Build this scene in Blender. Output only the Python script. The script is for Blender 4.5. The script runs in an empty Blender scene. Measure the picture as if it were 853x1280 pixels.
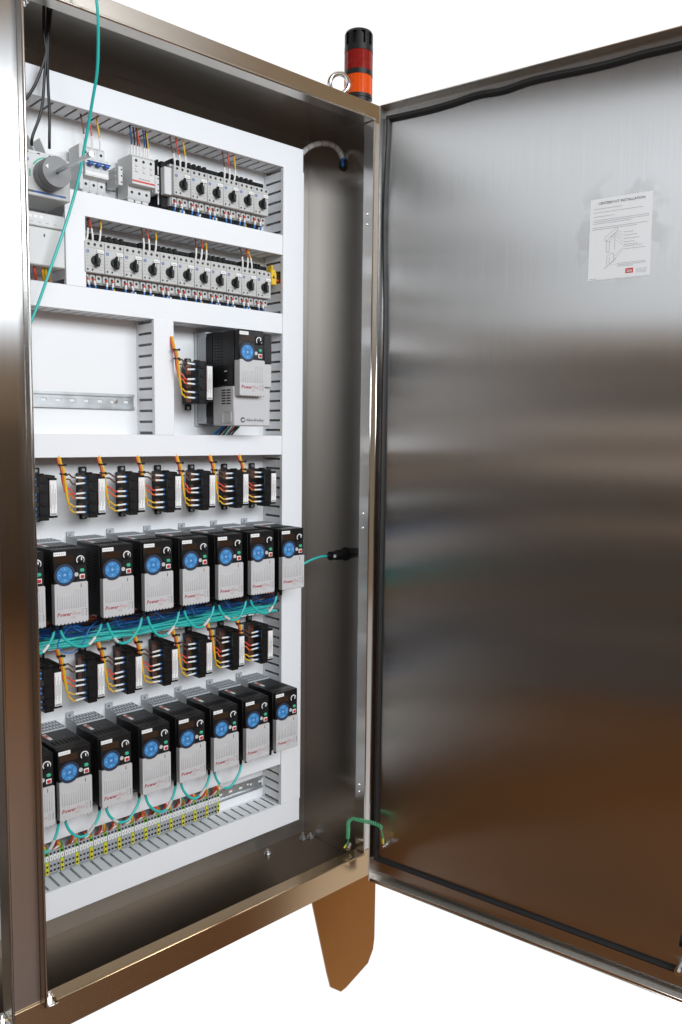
import bpy, math, random
from mathutils import Vector, Matrix
random.seed(7)
rad = math.radians

# ------------------------------------------------------------------ camera
scene = bpy.context.scene
COL = scene.collection
CAMZ = 1.51
YAW, PIT, ROL, FPX = rad(46.933), rad(5.495), rad(0.635), 1033.764
cv = Vector((math.cos(YAW)*math.cos(PIT), math.sin(YAW)*math.cos(PIT), -math.sin(PIT)))
cr = Vector((math.sin(YAW), -math.cos(YAW), 0))
cu = cr.cross(cv)
cr, cu = cr*math.cos(ROL)+cu*math.sin(ROL), cu*math.cos(ROL)-cr*math.sin(ROL)
cam = bpy.data.cameras.new('camera')
cam.sensor_fit = 'VERTICAL'
cam.sensor_height = 36.0
cam.lens = FPX/1280*36.0
cam.clip_start = 0.02
cam.clip_end = 200
camo = bpy.data.objects.new('camera', cam)
M = Matrix(((cr.x, cu.x, -cv.x, 0), (cr.y, cu.y, -cv.y, 0), (cr.z, cu.z, -cv.z, CAMZ), (0, 0, 0, 1)))
camo.matrix_world = M
COL.objects.link(camo)
scene.camera = camo

# ------------------------------------------------------------------ world: plain white, as the cut-out photograph shows
W = bpy.data.worlds.new('World')
scene.world = W
W.use_nodes = True
W.node_tree.nodes['Background'].inputs[0].default_value = (1, 1, 1, 1)
W.node_tree.nodes['Background'].inputs[1].default_value = 1.02

# ------------------------------------------------------------------ unseen lamps behind the camera: two workshop windows and two added front fills
def area(name, loc, target, sx, sy, power, color):
    l = bpy.data.lights.new(name, 'AREA')
    l.shape = 'RECTANGLE'
    l.size, l.size_y, l.energy, l.color = sx, sy, power, color
    o = bpy.data.objects.new(name, l)
    o.location = loc
    o.rotation_euler = (Vector(target)-Vector(loc)).to_track_quat('-Z', 'Y').to_euler()
    COL.objects.link(o)
    return o
area('window_light', (-1.25, 0.6, 2.71), (0, 0.6, 2.71), 6.4, 1.24, 27, (0.83, 0.915, 1.0))
area('window_light', (2.4, -4.9, 3.72), (2.4, 0, 3.72), 5.0, 2.7, 76, (0.80, 0.90, 1.0))
area('front_fill', (-0.1, -2.4, 2.95), (0.9, 1.5, 1.2), 2.2, 1.2, 88, (0.90, 0.95, 1.0))  # large soft fill added to light the panel from the front
area('front_fill', (1.5, -2.6, 2.95), (1.0, 1.5, 1.2), 2.2, 1.2, 88, (0.90, 0.95, 1.0))

scene.view_settings.view_transform = 'Standard'
scene.view_settings.look = 'None'
scene.view_settings.exposure = 0
scene.view_settings.gamma = 1

# ------------------------------------------------------------------ helpers
def PX(u, v, Y):
    """world point on the plane y=Y seen at photo pixel (u,v) - used to read wire routes off the photograph"""
    d = cv + cr*((u-426.5)/FPX) - cu*((v-640)/FPX)
    k = Y/d.y
    return Vector((d.x*k, Y, d.z*k+CAMZ))
def PXX(u, v, X):
    d = cv + cr*((u-426.5)/FPX) - cu*((v-640)/FPX)
    k = X/d.x
    return Vector((X, d.y*k, d.z*k+CAMZ))

class MB:
    def __init__(s): s.v, s.f, s.m = [], [], []
    def add(s, vs, fs, m=0):
        b = len(s.v)
        s.v += [tuple(x) for x in vs]
        for f in fs:
            s.f.append(tuple(i+b for i in f)); s.m.append(m)
    def box(s, x0, x1, y0, y1, z0, z1, m=0):
        vs = [(x, y, z) for x in (x0, x1) for y in (y0, y1) for z in (z0, z1)]
        s.add(vs, [(0, 1, 3, 2), (4, 6, 7, 5), (0, 4, 5, 1), (2, 3, 7, 6), (0, 2, 6, 4), (1, 5, 7, 3)], m)
    def cbox(s, x0, x1, y0, y1, z0, z1, b=0.002, m=0):
        """box with chamfered edges"""
        lo, hi = (x0, y0, z0), (x1, y1, z1)
        idx, vs = {}, []
        for sx in (0, 1):
            for sy in (0, 1):
                for sz in (0, 1):
                    c = [(lo, hi)[q][i] for i, q in enumerate((sx, sy, sz))]
                    sg = [1 if q == 0 else -1 for q in (sx, sy, sz)]
                    for ax in range(3):
                        p = [c[i]+(0 if i == ax else sg[i]*b) for i in range(3)]
                        idx[(sx, sy, sz, ax)] = len(vs); vs.append(tuple(p))
        fs = []
        for ax in range(3):
            o = [i for i in range(3) if i != ax]
            for q in (0, 1):
                loop = []
                for a, c in ((0, 0), (1, 0), (1, 1), (0, 1)):
                    k = [0, 0, 0]; k[ax] = q; k[o[0]] = a; k[o[1]] = c
                    loop.append(idx[(*k, ax)])
                fs.append(tuple(loop))
        for ax in range(3):      # edges along ax
            o = [i for i in range(3) if i != ax]
            for a in (0, 1):
                for c in (0, 1):
                    k0 = [0, 0, 0]; k0[o[0]] = a; k0[o[1]] = c; k1 = list(k0); k1[ax] = 1
                    fs.append((idx[(*k0, o[0])], idx[(*k1, o[0])], idx[(*k1, o[1])], idx[(*k0, o[1])]))
        for sx in (0, 1):
            for sy in (0, 1):
                for sz in (0, 1):
                    fs.append(tuple(idx[(sx, sy, sz, ax)] for ax in range(3)))
        s.add(vs, fs, m)
    def cyl(s, c, axis, r, h, n=16, m=0, r2=None):
        """cylinder from c along axis"""
        c, a = Vector(c), Vector(axis).normalized()
        t = a.orthogonal().normalized(); w = a.cross(t)
        r2 = r if r2 is None else r2
        vs = []
        for k, rr in ((0, r), (h, r2)):
            for i in range(n):
                an = 2*math.pi*i/n
                vs.append(c+a*k+t*(rr*math.cos(an))+w*(rr*math.sin(an)))
        fs = [(i, (i+1) % n, n+(i+1) % n, n+i) for i in range(n)]
        fs += [tuple(range(n-1, -1, -1)), tuple(range(n, 2*n))]
        s.add(vs, fs, m)
    def ring(s, c, axis, ro, ri, h, n=24, a0=0, a1=2*math.pi, m=0, ref=None):
        c, a = Vector(c), Vector(axis).normalized()
        t = Vector(ref).normalized() if ref else a.orthogonal().normalized()
        w = a.cross(t)
        full = abs(a1-a0-2*math.pi) < 1e-6
        cnt = n if full else n+1
        vs = []
        for i in range(cnt):
            an = a0+(a1-a0)*i/n
            e = t*math.cos(an)+w*math.sin(an)
            vs += [c+e*ro, c+e*ri, c+e*ri+a*h, c+e*ro+a*h]
        fs = []
        for i in range(n):
            j = (i+1) % cnt
            for q in range(4):
                fs.append((4*i+q, 4*i+(q+1) % 4, 4*j+(q+1) % 4, 4*j+q))
        if not full:
            fs += [(0, 3, 2, 1), (4*n, 4*n+1, 4*n+2, 4*n+3)]
        s.add(vs, fs, m)
    def prism(s, poly, fn, a, b, m=0):
        """extrude 2-D polygon; fn(p,q,h)->xyz"""
        n = len(poly)
        vs = [fn(p, q, a) for p, q in poly]+[fn(p, q, b) for p, q in poly]
        fs = [(i, (i+1) % n, n+(i+1) % n, n+i) for i in range(n)]
        fs += [tuple(range(n-1, -1, -1)), tuple(range(n, 2*n))]
        s.add(vs, fs, m)
    def tube(s, pts, r, n=7, m=0, sub=5, smooth=True, cap=True):
        P = spline(pts, sub) if smooth else [Vector(p) for p in pts]
        t = None
        rows = []
        for i, p in enumerate(P):
            d = (P[min(i+1, len(P)-1)]-P[max(i-1, 0)])
            if d.length < 1e-9: d = Vector((0, 0, 1))
            d.normalize()
            if t is None: t = d.orthogonal().normalized()
            else:
                t = t-d*t.dot(d)
                t = d.orthogonal().normalized() if t.length < 1e-6 else t.normalized()
            w = d.cross(t)
            rr = r(i/(len(P)-1)) if callable(r) else r
            rows.append([p+t*(rr*math.cos(2*math.pi*k/n))+w*(rr*math.sin(2*math.pi*k/n)) for k in range(n)])
        vs = [x for row in rows for x in row]
        fs = []
        for i in range(len(rows)-1):
            for k in range(n):
                k2 = (k+1) % n
                fs.append((i*n+k, i*n+k2, (i+1)*n+k2, (i+1)*n+k))
        if cap:
            fs += [tuple(range(n-1, -1, -1)), tuple((len(rows)-1)*n+k for k in range(n))]
        s.add(vs, fs, m)
    def mesh(s, name, mats):
        me = bpy.data.meshes.new(name)
        me.from_pydata(s.v, [], s.f)
        if not isinstance(mats, (list, tuple)): mats = [mats]
        for m in mats: me.materials.append(MAT[m])
        me.polygons.foreach_set('material_index', s.m)
        me.polygons.foreach_set('use_smooth', [True]*len(s.f))
        me.update()
        import bmesh
        bm = bmesh.new(); bm.from_mesh(me)
        bmesh.ops.recalc_face_normals(bm, faces=bm.faces)
        bm.to_mesh(me); bm.free()
        me.set_sharp_from_angle(angle=rad(38))
        return me

def spline(pts, sub=5):
    P = [Vector(p) for p in pts]
    if len(P) < 3: return P
    out = []
    for i in range(len(P)-1):
        p0, p1, p2, p3 = P[max(i-1, 0)], P[i], P[i+1], P[min(i+2, len(P)-1)]
        for k in range(sub):
            t = k/sub
            out.append(0.5*((2*p1)+(p2-p0)*t+(2*p0-5*p1+4*p2-p3)*t*t+(3*p1-p0-3*p2+p3)*t**3))
    out.append(P[-1])
    return out

def part(name, me, parent, loc=(0, 0, 0), label=None, kind=None, rot=None):
    o = bpy.data.objects.new(name, me)
    COL.objects.link(o)
    o.location = loc
    if rot: o.rotation_euler = rot
    if parent: o.parent = parent
    if label: o['label'] = label
    if kind: o['kind'] = kind
    return o
def P_(name, mb, mats, parent, loc=(0, 0, 0), label=None, kind=None):
    return part(name, mb.mesh(name, mats), parent, loc, label, kind)
def thing(name, label, cat, loc=(0, 0, 0), group=None):
    o = bpy.data.objects.new(name, None)
    o.empty_display_size = 0.02
    COL.objects.link(o)
    o.location = loc
    o['label'] = label; o['category'] = cat
    if group: o['group'] = group
    return o
def tag(o, label, cat, group=None):
    o['label'] = label; o['category'] = cat
    if group: o['group'] = group
    return o
KIDS = {}
def kids(o):
    return [c for c in bpy.data.objects if c.parent == o]
def tree(o):
    """(object, children tree) read once"""
    return (o, [tree(c) for c in kids(o)])
def dup_tree(t, parent=None):
    o = t[0].copy(); COL.objects.link(o); o.parent = parent
    for c in t[1]: dup_tree(c, o)
    return o
def dup(t, loc, label, group=None):
    o = dup_tree(t); o.location = loc; o['label'] = label
    if group: o['group'] = group
    return o
ORD = ['first', 'second', 'third', 'fourth', 'fifth', 'sixth', 'seventh', 'eighth', 'ninth', 'tenth', 'eleventh', 'twelfth', 'thirteenth', 'fourteenth']

# ------------------------------------------------------------------ materials
MAT = {}
def mat(name, color, rough=0.5, metal=0.0, spec=0.5, noise=0.0, nscale=40, bump=0.0, bscale=200, coat=0, trans=0, emit=None):
    m = bpy.data.materials.new(name)
    m.use_nodes = True
    nt = m.node_tree; b = nt.nodes['Principled BSDF']
    b.inputs['Base Color'].default_value = (*color, 1)
    b.inputs['Roughness'].default_value = rough
    b.inputs['Metallic'].default_value = metal
    b.inputs['Specular IOR Level'].default_value = spec
    if trans: b.inputs['Transmission Weight'].default_value = trans
    tc = nt.nodes.new('ShaderNodeTexCoord')
    if noise:
        n = nt.nodes.new('ShaderNodeTexNoise'); n.inputs['Scale'].default_value = nscale; n.inputs['Detail'].default_value = 4
        nt.links.new(tc.outputs['Object'], n.inputs['Vector'])
        mx = nt.nodes.new('ShaderNodeMix'); mx.data_type = 'RGBA'
        mx.inputs[6].default_value = (*[c*(1-noise) for c in color], 1)
        mx.inputs[7].default_value = (*[min(1, c*(1+noise)) for c in color], 1)
        nt.links.new(n.outputs['Fac'], mx.inputs[0]); nt.links.new(mx.outputs[2], b.inputs['Base Color'])
        mr = nt.nodes.new('ShaderNodeMapRange')
        mr.inputs['To Min'].default_value = max(0.02, rough-0.1); mr.inputs['To Max'].default_value = min(1, rough+0.1)
        nt.links.new(n.outputs['Fac'], mr.inputs['Value']); nt.links.new(mr.outputs['Result'], b.inputs['Roughness'])
    if bump:
        n2 = nt.nodes.new('ShaderNodeTexNoise'); n2.inputs['Scale'].default_value = bscale; n2.inputs['Detail'].default_value = 3
        nt.links.new(tc.outputs['Object'], n2.inputs['Vector'])
        bp = nt.nodes.new('ShaderNodeBump'); bp.inputs['Strength'].default_value = bump; bp.inputs['Distance'].default_value = 0.001
        nt.links.new(n2.outputs['Fac'], bp.inputs['Height']); nt.links.new(bp.outputs['Normal'], b.inputs['Normal'])
    MAT[name] = m
    return m

def steel(name, color, rough, aniso, axis, smudge=0.0, grain=0.05, spot=None):
    """brushed stainless steel: the grain runs along axis, reflections smear across it"""
    m = mat(name, color, rough, 1.0)
    nt = m.node_tree; b = nt.nodes['Principled BSDF']; L = nt.links
    tc = [n for n in nt.nodes if n.type == 'TEX_COORD'][0]
    mp = nt.nodes.new('ShaderNodeMapping')
    sc = {'Z': (900, 900, 5), 'X': (5, 900, 900)}[axis]
    mp.inputs['Scale'].default_value = sc
    L.new(tc.outputs['Object'], mp.inputs['Vector'])
    n = nt.nodes.new('ShaderNodeTexNoise'); n.inputs['Scale'].default_value = 1; n.inputs['Detail'].default_value = 3
    L.new(mp.outputs['Vector'], n.inputs['Vector'])
    bp = nt.nodes.new('ShaderNodeBump'); bp.inputs['Strength'].default_value = grain; bp.inputs['Distance'].default_value = 0.0004
    L.new(n.outputs['Fac'], bp.inputs['Height']); L.new(bp.outputs['Normal'], b.inputs['Normal'])
    # broad uneven sheen of the sheet
    n2 = nt.nodes.new('ShaderNodeTexNoise'); n2.inputs['Scale'].default_value = 3.5; n2.inputs['Detail'].default_value = 5; n2.inputs['Roughness'].default_value = 0.6
    L.new(tc.outputs['Object'], n2.inputs['Vector'])
    ad = nt.nodes.new('ShaderNodeMath'); ad.operation = 'MULTIPLY_ADD'
    ad.inputs[1].default_value = 0.06; ad.inputs[2].default_value = rough-0.05
    L.new(n2.outputs['Fac'], ad.inputs[0])
    gm = nt.nodes.new('ShaderNodeMath'); gm.operation = 'MULTIPLY_ADD'; gm.inputs[1].default_value = 0.05
    L.new(n.outputs['Fac'], gm.inputs[0]); L.new(ad.outputs[0], gm.inputs[2])
    last = gm
    L.new(last.outputs[0], b.inputs['Roughness'])
    mx = nt.nodes.new('ShaderNodeMix'); mx.data_type = 'RGBA'
    mx.inputs[6].default_value = (*[c*0.90 for c in color], 1); mx.inputs[7].default_value = (*[min(1, c*1.10) for c in color], 1)
    L.new(n.outputs['Fac'], mx.inputs[0])
    col = mx.outputs[2]
    if spot:   # wiped finger marks and adhesive stains around the taped sheet
        sb = nt.nodes.new('ShaderNodeVectorMath'); sb.operation = 'SUBTRACT'; sb.inputs[1].default_value = spot
        L.new(tc.outputs['Object'], sb.inputs[0])
        ml = nt.nodes.new('ShaderNodeVectorMath'); ml.operation = 'MULTIPLY'; ml.inputs[1].default_value = (1, 0, 0.95)
        L.new(sb.outputs[0], ml.inputs[0])
        ln = nt.nodes.new('ShaderNodeVectorMath'); ln.operation = 'LENGTH'
        L.new(ml.outputs[0], ln.inputs[0])
        n3 = nt.nodes.new('ShaderNodeTexNoise'); n3.inputs['Scale'].default_value = 14; n3.inputs['Detail'].default_value = 6
        L.new(tc.outputs['Object'], n3.inputs['Vector'])
        m1 = nt.nodes.new('ShaderNodeMapRange'); m1.inputs['From Min'].default_value = 0.115; m1.inputs['From Max'].default_value = 0.085
        L.new(ln.outputs['Value'], m1.inputs['Value'])
        m2 = nt.nodes.new('ShaderNodeMapRange'); m2.inputs['From Min'].default_value = 0.47; m2.inputs['From Max'].default_value = 0.54
        L.new(n3.outputs['Fac'], m2.inputs['Value'])
        mm = nt.nodes.new('ShaderNodeMath'); mm.operation = 'MULTIPLY'
        L.new(m1.outputs[0], mm.inputs[0]); L.new(m2.outputs[0], mm.inputs[1])
        mx2 = nt.nodes.new('ShaderNodeMix'); mx2.data_type = 'RGBA'
        L.new(mm.outputs[0], mx2.inputs[0]); L.new(col, mx2.inputs[6])
        mx2.inputs[7].default_value = (*[c*0.87 for c in color], 1)
        col = mx2.outputs[2]
    L.new(col, b.inputs['Base Color'])
    b.inputs['Anisotropic'].default_value = aniso
    tg = nt.nodes.new('ShaderNodeTangent'); tg.direction_type = 'RADIAL'; tg.axis = axis
    L.new(tg.outputs[0], b.inputs['Tangent'])
    return m

steel('steel', (0.58, 0.565, 0.55), 0.22, 1.0, 'Z')
steel('steel_side', (0.60, 0.575, 0.55), 0.165, 0.9, 'Z')
steel('steel_low_reflect_tint', (0.43, 0.305, 0.185), 0.26, 0.7, 'X')  # brown floor reflection painted into the base colour of plain steel
steel('steel_back', (0.50, 0.48, 0.455), 0.48, 0.3, 'Z')
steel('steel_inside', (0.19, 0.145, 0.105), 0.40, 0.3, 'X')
steel('steel_leg_reflect_tint', (0.24, 0.095, 0.020), 0.30, 0.8, 'Z')  # orange floor glow put into the leg's colour, the sheet itself is plain steel
steel('steel_door', (0.53, 0.515, 0.50), 0.205, 1.0, 'Z', spot=(0.595, 0, 1.945))
steel('steel_rail', (0.60, 0.56, 0.51), 0.24, 0.7, 'X')
mat('bright_steel', (0.72, 0.70, 0.67), 0.18, 1.0, noise=0.05)
mat('zinc', (0.55, 0.57, 0.58), 0.32, 1.0, noise=0.06)
mat('pvc', (0.80, 0.815, 0.835), 0.42, noise=0.015, nscale=9)
mat('plate_white', (0.83, 0.835, 0.84), 0.35, noise=0.012, nscale=6, bump=0.05, bscale=700)
mat('black', (0.0085, 0.0085, 0.0092), 0.36, spec=0.35, noise=0.15, nscale=60, bump=0.08, bscale=1500)
mat('black_soft', (0.007, 0.007, 0.0075), 0.6, spec=0.3, noise=0.1)
mat('rubber', (0.010, 0.010, 0.011), 0.55, noise=0.25, nscale=25, bump=0.2, bscale=300)
mat('iron', (0.020, 0.018, 0.017), 0.45, metal=0.3, noise=0.2)
mat('copper', (0.30, 0.085, 0.03), 0.35, metal=0.2, noise=0.2, nscale=120)
mat('drive_grey', (0.52, 0.52, 0.525), 0.45, noise=0.02, bump=0.06, bscale=1800)
mat('sink_grey', (0.46, 0.48, 0.50), 0.5, noise=0.04)
mat('dev_grey', (0.52, 0.52, 0.505), 0.48, noise=0.025, bump=0.05, bscale=1500)
mat('dev_light', (0.63, 0.635, 0.63), 0.45, noise=0.02)
mat('term_grey', (0.36, 0.38, 0.40), 0.5, noise=0.04)
mat('knob_grey', (0.20, 0.205, 0.21), 0.4, noise=0.04)
mat('hole', (0.012, 0.012, 0.012), 0.7)
mat('mark', (0.10, 0.10, 0.105), 0.6)
mat('mark_soft', (0.32, 0.32, 0.325), 0.6)
mat('label_white', (0.82, 0.82, 0.81), 0.5)
mat('paper', (0.90, 0.915, 0.93), 0.7)
mat('ink', (0.36, 0.37, 0.40), 0.7)
mat('ink_dark', (0.16, 0.165, 0.18), 0.7)
mat('red_print', (0.36, 0.03, 0.04), 0.5)
mat('red_faint', (0.50, 0.24, 0.24), 0.5)
mat('red', (0.62, 0.045, 0.03), 0.4)
mat('key_blue', (0.055, 0.25, 0.56), 0.4)
mat('key_line', (0.02, 0.03, 0.06), 0.5)
mat('key_print', (0.45, 0.62, 0.85), 0.5)
mat('green', (0.05, 0.42, 0.26), 0.4)
mat('display', (0.035, 0.020, 0.013), 0.12)
mat('blue_lever', (0.03, 0.12, 0.40), 0.4)
mat('logo_blue', (0.06, 0.14, 0.40), 0.5)
mat('teal', (0.02, 0.46, 0.42), 0.4, noise=0.05)
mat('w_black', (0.012, 0.012, 0.013), 0.4)
mat('w_blue', (0.015, 0.07, 0.24), 0.42)
mat('w_lblue', (0.03, 0.19, 0.55), 0.42)
mat('w_red', (0.66, 0.06, 0.035), 0.42)
mat('w_orange', (0.72, 0.14, 0.03), 0.42)
mat('w_yellow', (0.75, 0.44, 0.015), 0.42)
mat('w_brown', (0.115, 0.045, 0.025), 0.45)
mat('w_white', (0.80, 0.79, 0.76), 0.5)
mat('coil_green', (0.09, 0.42, 0.20), 0.4)
mat('w_green', (0.05, 0.33, 0.13), 0.4)
mat('gy_yellow', (0.62, 0.58, 0.03), 0.45)
mat('gy_green', (0.16, 0.42, 0.04), 0.45)
mat('yellow_plastic', (0.72, 0.47, 0.02), 0.4)
mat('lens_red', (0.22, 0.008, 0.006), 0.15, noise=0.1, nscale=60)
mat('lens_orange', (0.66, 0.075, 0.003), 0.15, noise=0.05, nscale=60)
mat('clear_wrap', (0.55, 0.54, 0.52), 0.3)
mat('unseen_floor_brown', (0.160, 0.062, 0.012), 0.5, noise=0.75, nscale=1.6)
mat('unseen_wall_dark', (0.10, 0.082, 0.070), 0.8, noise=0.35, nscale=1.3)
mat('unseen_wall_low', (0.34, 0.25, 0.18), 0.8, noise=0.2, nscale=1.3)
mat('unseen_wall_mid', (0.58, 0.49, 0.42), 0.8, noise=0.2, nscale=1.3)
mat('unseen_wall_warm', (0.17, 0.105, 0.055), 0.8, noise=0.2, nscale=1.3)
mat('wall_tan', (0.55, 0.39, 0.20), 0.8, noise=0.2, nscale=1.3)
mat('unseen_ceiling_brown', (0.62, 0.44, 0.24), 0.8, noise=0.2, nscale=1.5)

# ------------------------------------------------------------------ unseen surroundings added behind the camera for the steel to reflect
def setting(name, mb, m):
    o = P_(name, mb, m, None); o['kind'] = 'structure'; return o
b = MB()
b.prism([(-2.2, -5), (5.5, -5), (5.5, -2.52), (0.03, 2.6), (-2.2, 2.6)], lambda p, q, h: (p, q, h), -0.1, 0)
setting('unseen_floor', b, 'unseen_floor_brown')
b = MB(); b.box(-1.45, -1.35, -5, 6, 0, 5.2, 0)  # unseen wall, its place and bands shaped to stripe the door's reflection
for z0, z1, m in ((2.09, 2.17, 1), (1.96, 2.045, 3), (1.84, 1.88, 2), (1.50, 1.62, 1), (1.395, 1.48, 3), (1.24, 1.375, 1), (1.10, 1.13, 3), (.86, .96, 2), (.70, .73, 3), (.40, .46, 3), (.15, .18, 2)): b.box(-1.348, -1.32, -5, 6, 1.51+(z0-1.51)*.85, 1.51+(z1-1.51)*.85, m)
setting('banded_reflection_wall', b, ['unseen_wall_dark', 'unseen_wall_mid', 'unseen_wall_low', 'unseen_wall_warm'])
b = MB(); b.box(-2.3, 5.6, -5.1, -5.0, 0, 5.2, 0); b.box(-2.2, 5.5, -4.998, -4.96, 1.6, 2.35, 1); setting('unseen_wall_behind_camera', b, ['unseen_wall_warm', 'wall_tan'])
b = MB(); b.box(5.5, 5.6, -5.0, -0.4, 0, 5.2); setting('unseen_wall_beyond_door', b, 'wall_tan')
b = MB(); b.prism([(-2.3, -5.1), (5.6, -5.1), (5.6, .9), (0, .9), (0, 6), (-2.3, 6)], lambda p, q, h: (p, q, h), 5.2, 5.3); setting('unseen_ceiling', b, 'unseen_ceiling_brown')

# ------------------------------------------------------------------ enclosure
YF, YL, YB = 1.530, 1.512, 1.835          # front face, lip edge, back wall
XR, XL = 1.578, -0.373                     # outer sides
ZB, ZT = 0.297, 2.330                      # underside, roof
OX0, OX1, OZ0, OZ1 = 0.6325, 1.5123, 0.3771, 2.2836   # opening
PX0 = 0.5640                               # left side of the centre post
YP = 1.752                                 # face of the white mounting plate
enc = thing('electrical_cabinet', 'tall brushed stainless steel two-door control cabinet with its right door swung open', 'cabinet', (0, 0, 0))
b = MB(); b.box(XL, XR, YB, YB+.003, ZB, ZT); P_('back_wall', b, 'steel_back', enc)
b = MB(); b.box(XR-.003, XR, YF+.003, YB-.0005, ZB, ZT); P_('side_wall', b, 'steel_side', enc)
b = MB(); b.box(XL, XL+.003, YF+.003, YB-.0005, ZB, ZT); P_('side_wall', b, 'steel_side', enc)
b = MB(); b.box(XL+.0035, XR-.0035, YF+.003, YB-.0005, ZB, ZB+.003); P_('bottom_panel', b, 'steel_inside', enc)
b = MB(); b.box(XL+.0035, XR-.0035, YF+.003, YB-.0005, ZT-.003, ZT); P_('roof', b, 'steel_rail', enc)
# front rails (face sheets round the openings)
b = MB(); b.cbox(XL, XR, YF-.001, YF+.002, OZ1+.004, ZT+.0005, .0008); P_('top_rail', b, 'steel_rail', enc)
b = MB(); b.cbox(XL, XR, YF-.001, YF+.002, ZB-.0005, OZ0-.004, .0008); P_('bottom_rail', b, 'steel_low_reflect_tint', enc)
b = MB(); b.cbox(OX1+.004, XR, YF-.0005, YF+.0025, OZ0-.0035, OZ1+.0035, .0008); P_('hinge_jamb', b, 'steel', enc)
b = MB(); b.cbox(XL, XL+.066, YF-.0005, YF+.0025, OZ0-.0035, OZ1+.0035, .0008); P_('hinge_jamb', b, 'steel', enc)
# rolled lip round each opening
def lip_strip(x0, x1, z0, z1, name='opening_lip', m='steel', d0=YL, d1=YF+.020):
    b = MB(); b.cbox(x0, x1, d0, d1, z0, z1, .0022); return P_(name, b, m, enc)
lip_strip(OX0, OX1+.006, OZ1, OZ1+.006, m='steel_rail')
lip_strip(OX0+.018, OX1+.006, OZ0-.006, OZ0, m='steel_low_reflect_tint')
lip_strip(OX1, OX1+.006, OZ0+.0005, OZ1-.0005)
lip_strip(XL+.066, PX0, OZ1, OZ1+.006, m='steel_rail')
lip_strip(XL+.066, PX0-.018, OZ0-.006, OZ0, m='steel_rail')
lip_strip(XL+.060, XL+.066, OZ0+.0005, OZ1-.0005)
# bolted-in centre post
post = MB(); post.cbox(PX0+.0045, OX0-.0045, YF+.003, YF+.006, OZ0-.022, OZ1+.022, .0008)
po = P_('centre_post', post, 'steel', enc)
for x0, x1 in ((OX0-.0045, OX0+.0015), (PX0-.0015, PX0+.0045)):
    b = MB(); b.cbox(x0, x1, YL-.001, YF+.028, OZ0-.010, OZ1-.001, .0022); P_('post_flange', b, 'steel', po)
for sx, xx in ((1, OX0+.0017), (-1, PX0-.0017)):
    b = MB()
    xa, xb = (xx, xx+.022) if sx > 0 else (xx-.022, xx)
    b.cbox(xa, xb, YL-.001, YF+.024, OZ0-.0105, OZ0-.0065, .001)
    P_('foot_bracket', b, 'bright_steel', po)
    b = MB(); c = Vector((xx+sx*.011, YF+.004, OZ0-.0065))
    b.cyl(c, (0, 0, 1), .008, .007, 6); b.cyl(c+Vector((0, 0, .007)), (0, 0, 1), .0042, .006, 12); b.cyl(c-Vector((0, 0, .0045)), (0, 0, -1), .006, .008, 12)
    P_('bolt', b, 'bright_steel', po)
    b = MB(); c = Vector((xx+sx*.011, YF+.01, OZ1))
    b.cyl(c, (0, 0, -1), .009, .010, 6); b.cyl(c-Vector((0, 0, .010)), (0, 0, -1), .0045, .006, 12)
    P_('bolt', b, 'bright_steel', po)
# hinge screws in the jamb
for z in (2.06, 2.035, 1.30, 1.262, .565, .545):
    b = MB(); b.cyl((OX1+.0005, YF+.004, z), (-1, 0, 0), .0042, .0025, 12, r2=.003); P_('hinge_screw', b, 'bright_steel', enc)
# legs
def leg(x0, x1, y, name='leg'):
    b = MB()
    pr = [(x0, ZB-.001), (x0+.055, .075), (x0+.068, .030), (x0+.105, 0.0), (x0+.125, .003), (x1-.025, .036), (x1-.006, .068), (x1-.001, .10), (x1, ZB-.001)]
    b.prism(pr, lambda p, q, h: (p, h, q), y, y+.005)
    return b
P_('leg', leg(XR-.233, XR, YF+.0005), 'steel_leg_reflect_tint', enc)
bl = leg(XR-.233, XR, 0); bl.v = [(XL+XR-x, y+YF+.0005, z) for x, y, z in bl.v]; P_('leg', bl, 'steel_leg_reflect_tint', enc)
# floor bolts and panel studs inside
for x, y, h in ((1.408, 1.80, .012), (1.541, 1.80, .016), (1.562, 1.79, .012)):
    b = MB(); b.cyl((x, y, ZB+.003), (0, 0, 1), .010, .002, 16); b.cyl((x, y, ZB+.005), (0, 0, 1), .0075, .006, 6); b.cyl((x, y, ZB+.011), (0, 0, 1), .004, h-.006, 10)
    P_('floor_bolt', b, 'zinc', enc)
# white mounting plate
b = MB(); b.cbox(.56, 1.434, YP, YP+.003, .420, 2.255, .0008); mp = P_('mounting_plate', b, 'plate_white', enc)
for x, z in ((1.425, .432), (1.425, 2.245), (.63, .432), (.63, 2.245)):
    b = MB(); b.cyl((x, YP+.0035, z), (0, 1, 0), .006, YB-YP-.004, 10); P_('stud', b, 'zinc', mp)

# ------------------------------------------------------------------ open door
TH = rad(11)
DD = Vector((math.sin(TH), -math.cos(TH), 0)); DN = Vector((-math.cos(TH), -math.sin(TH), 0))
DO = Vector((1.5306, 1.4938, 0))
# door local frame: x along the width, y = outward side (+), inner face looks to -y
DW, DZ0, DZ1, FD = .905, .309, 2.312, .021
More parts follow.
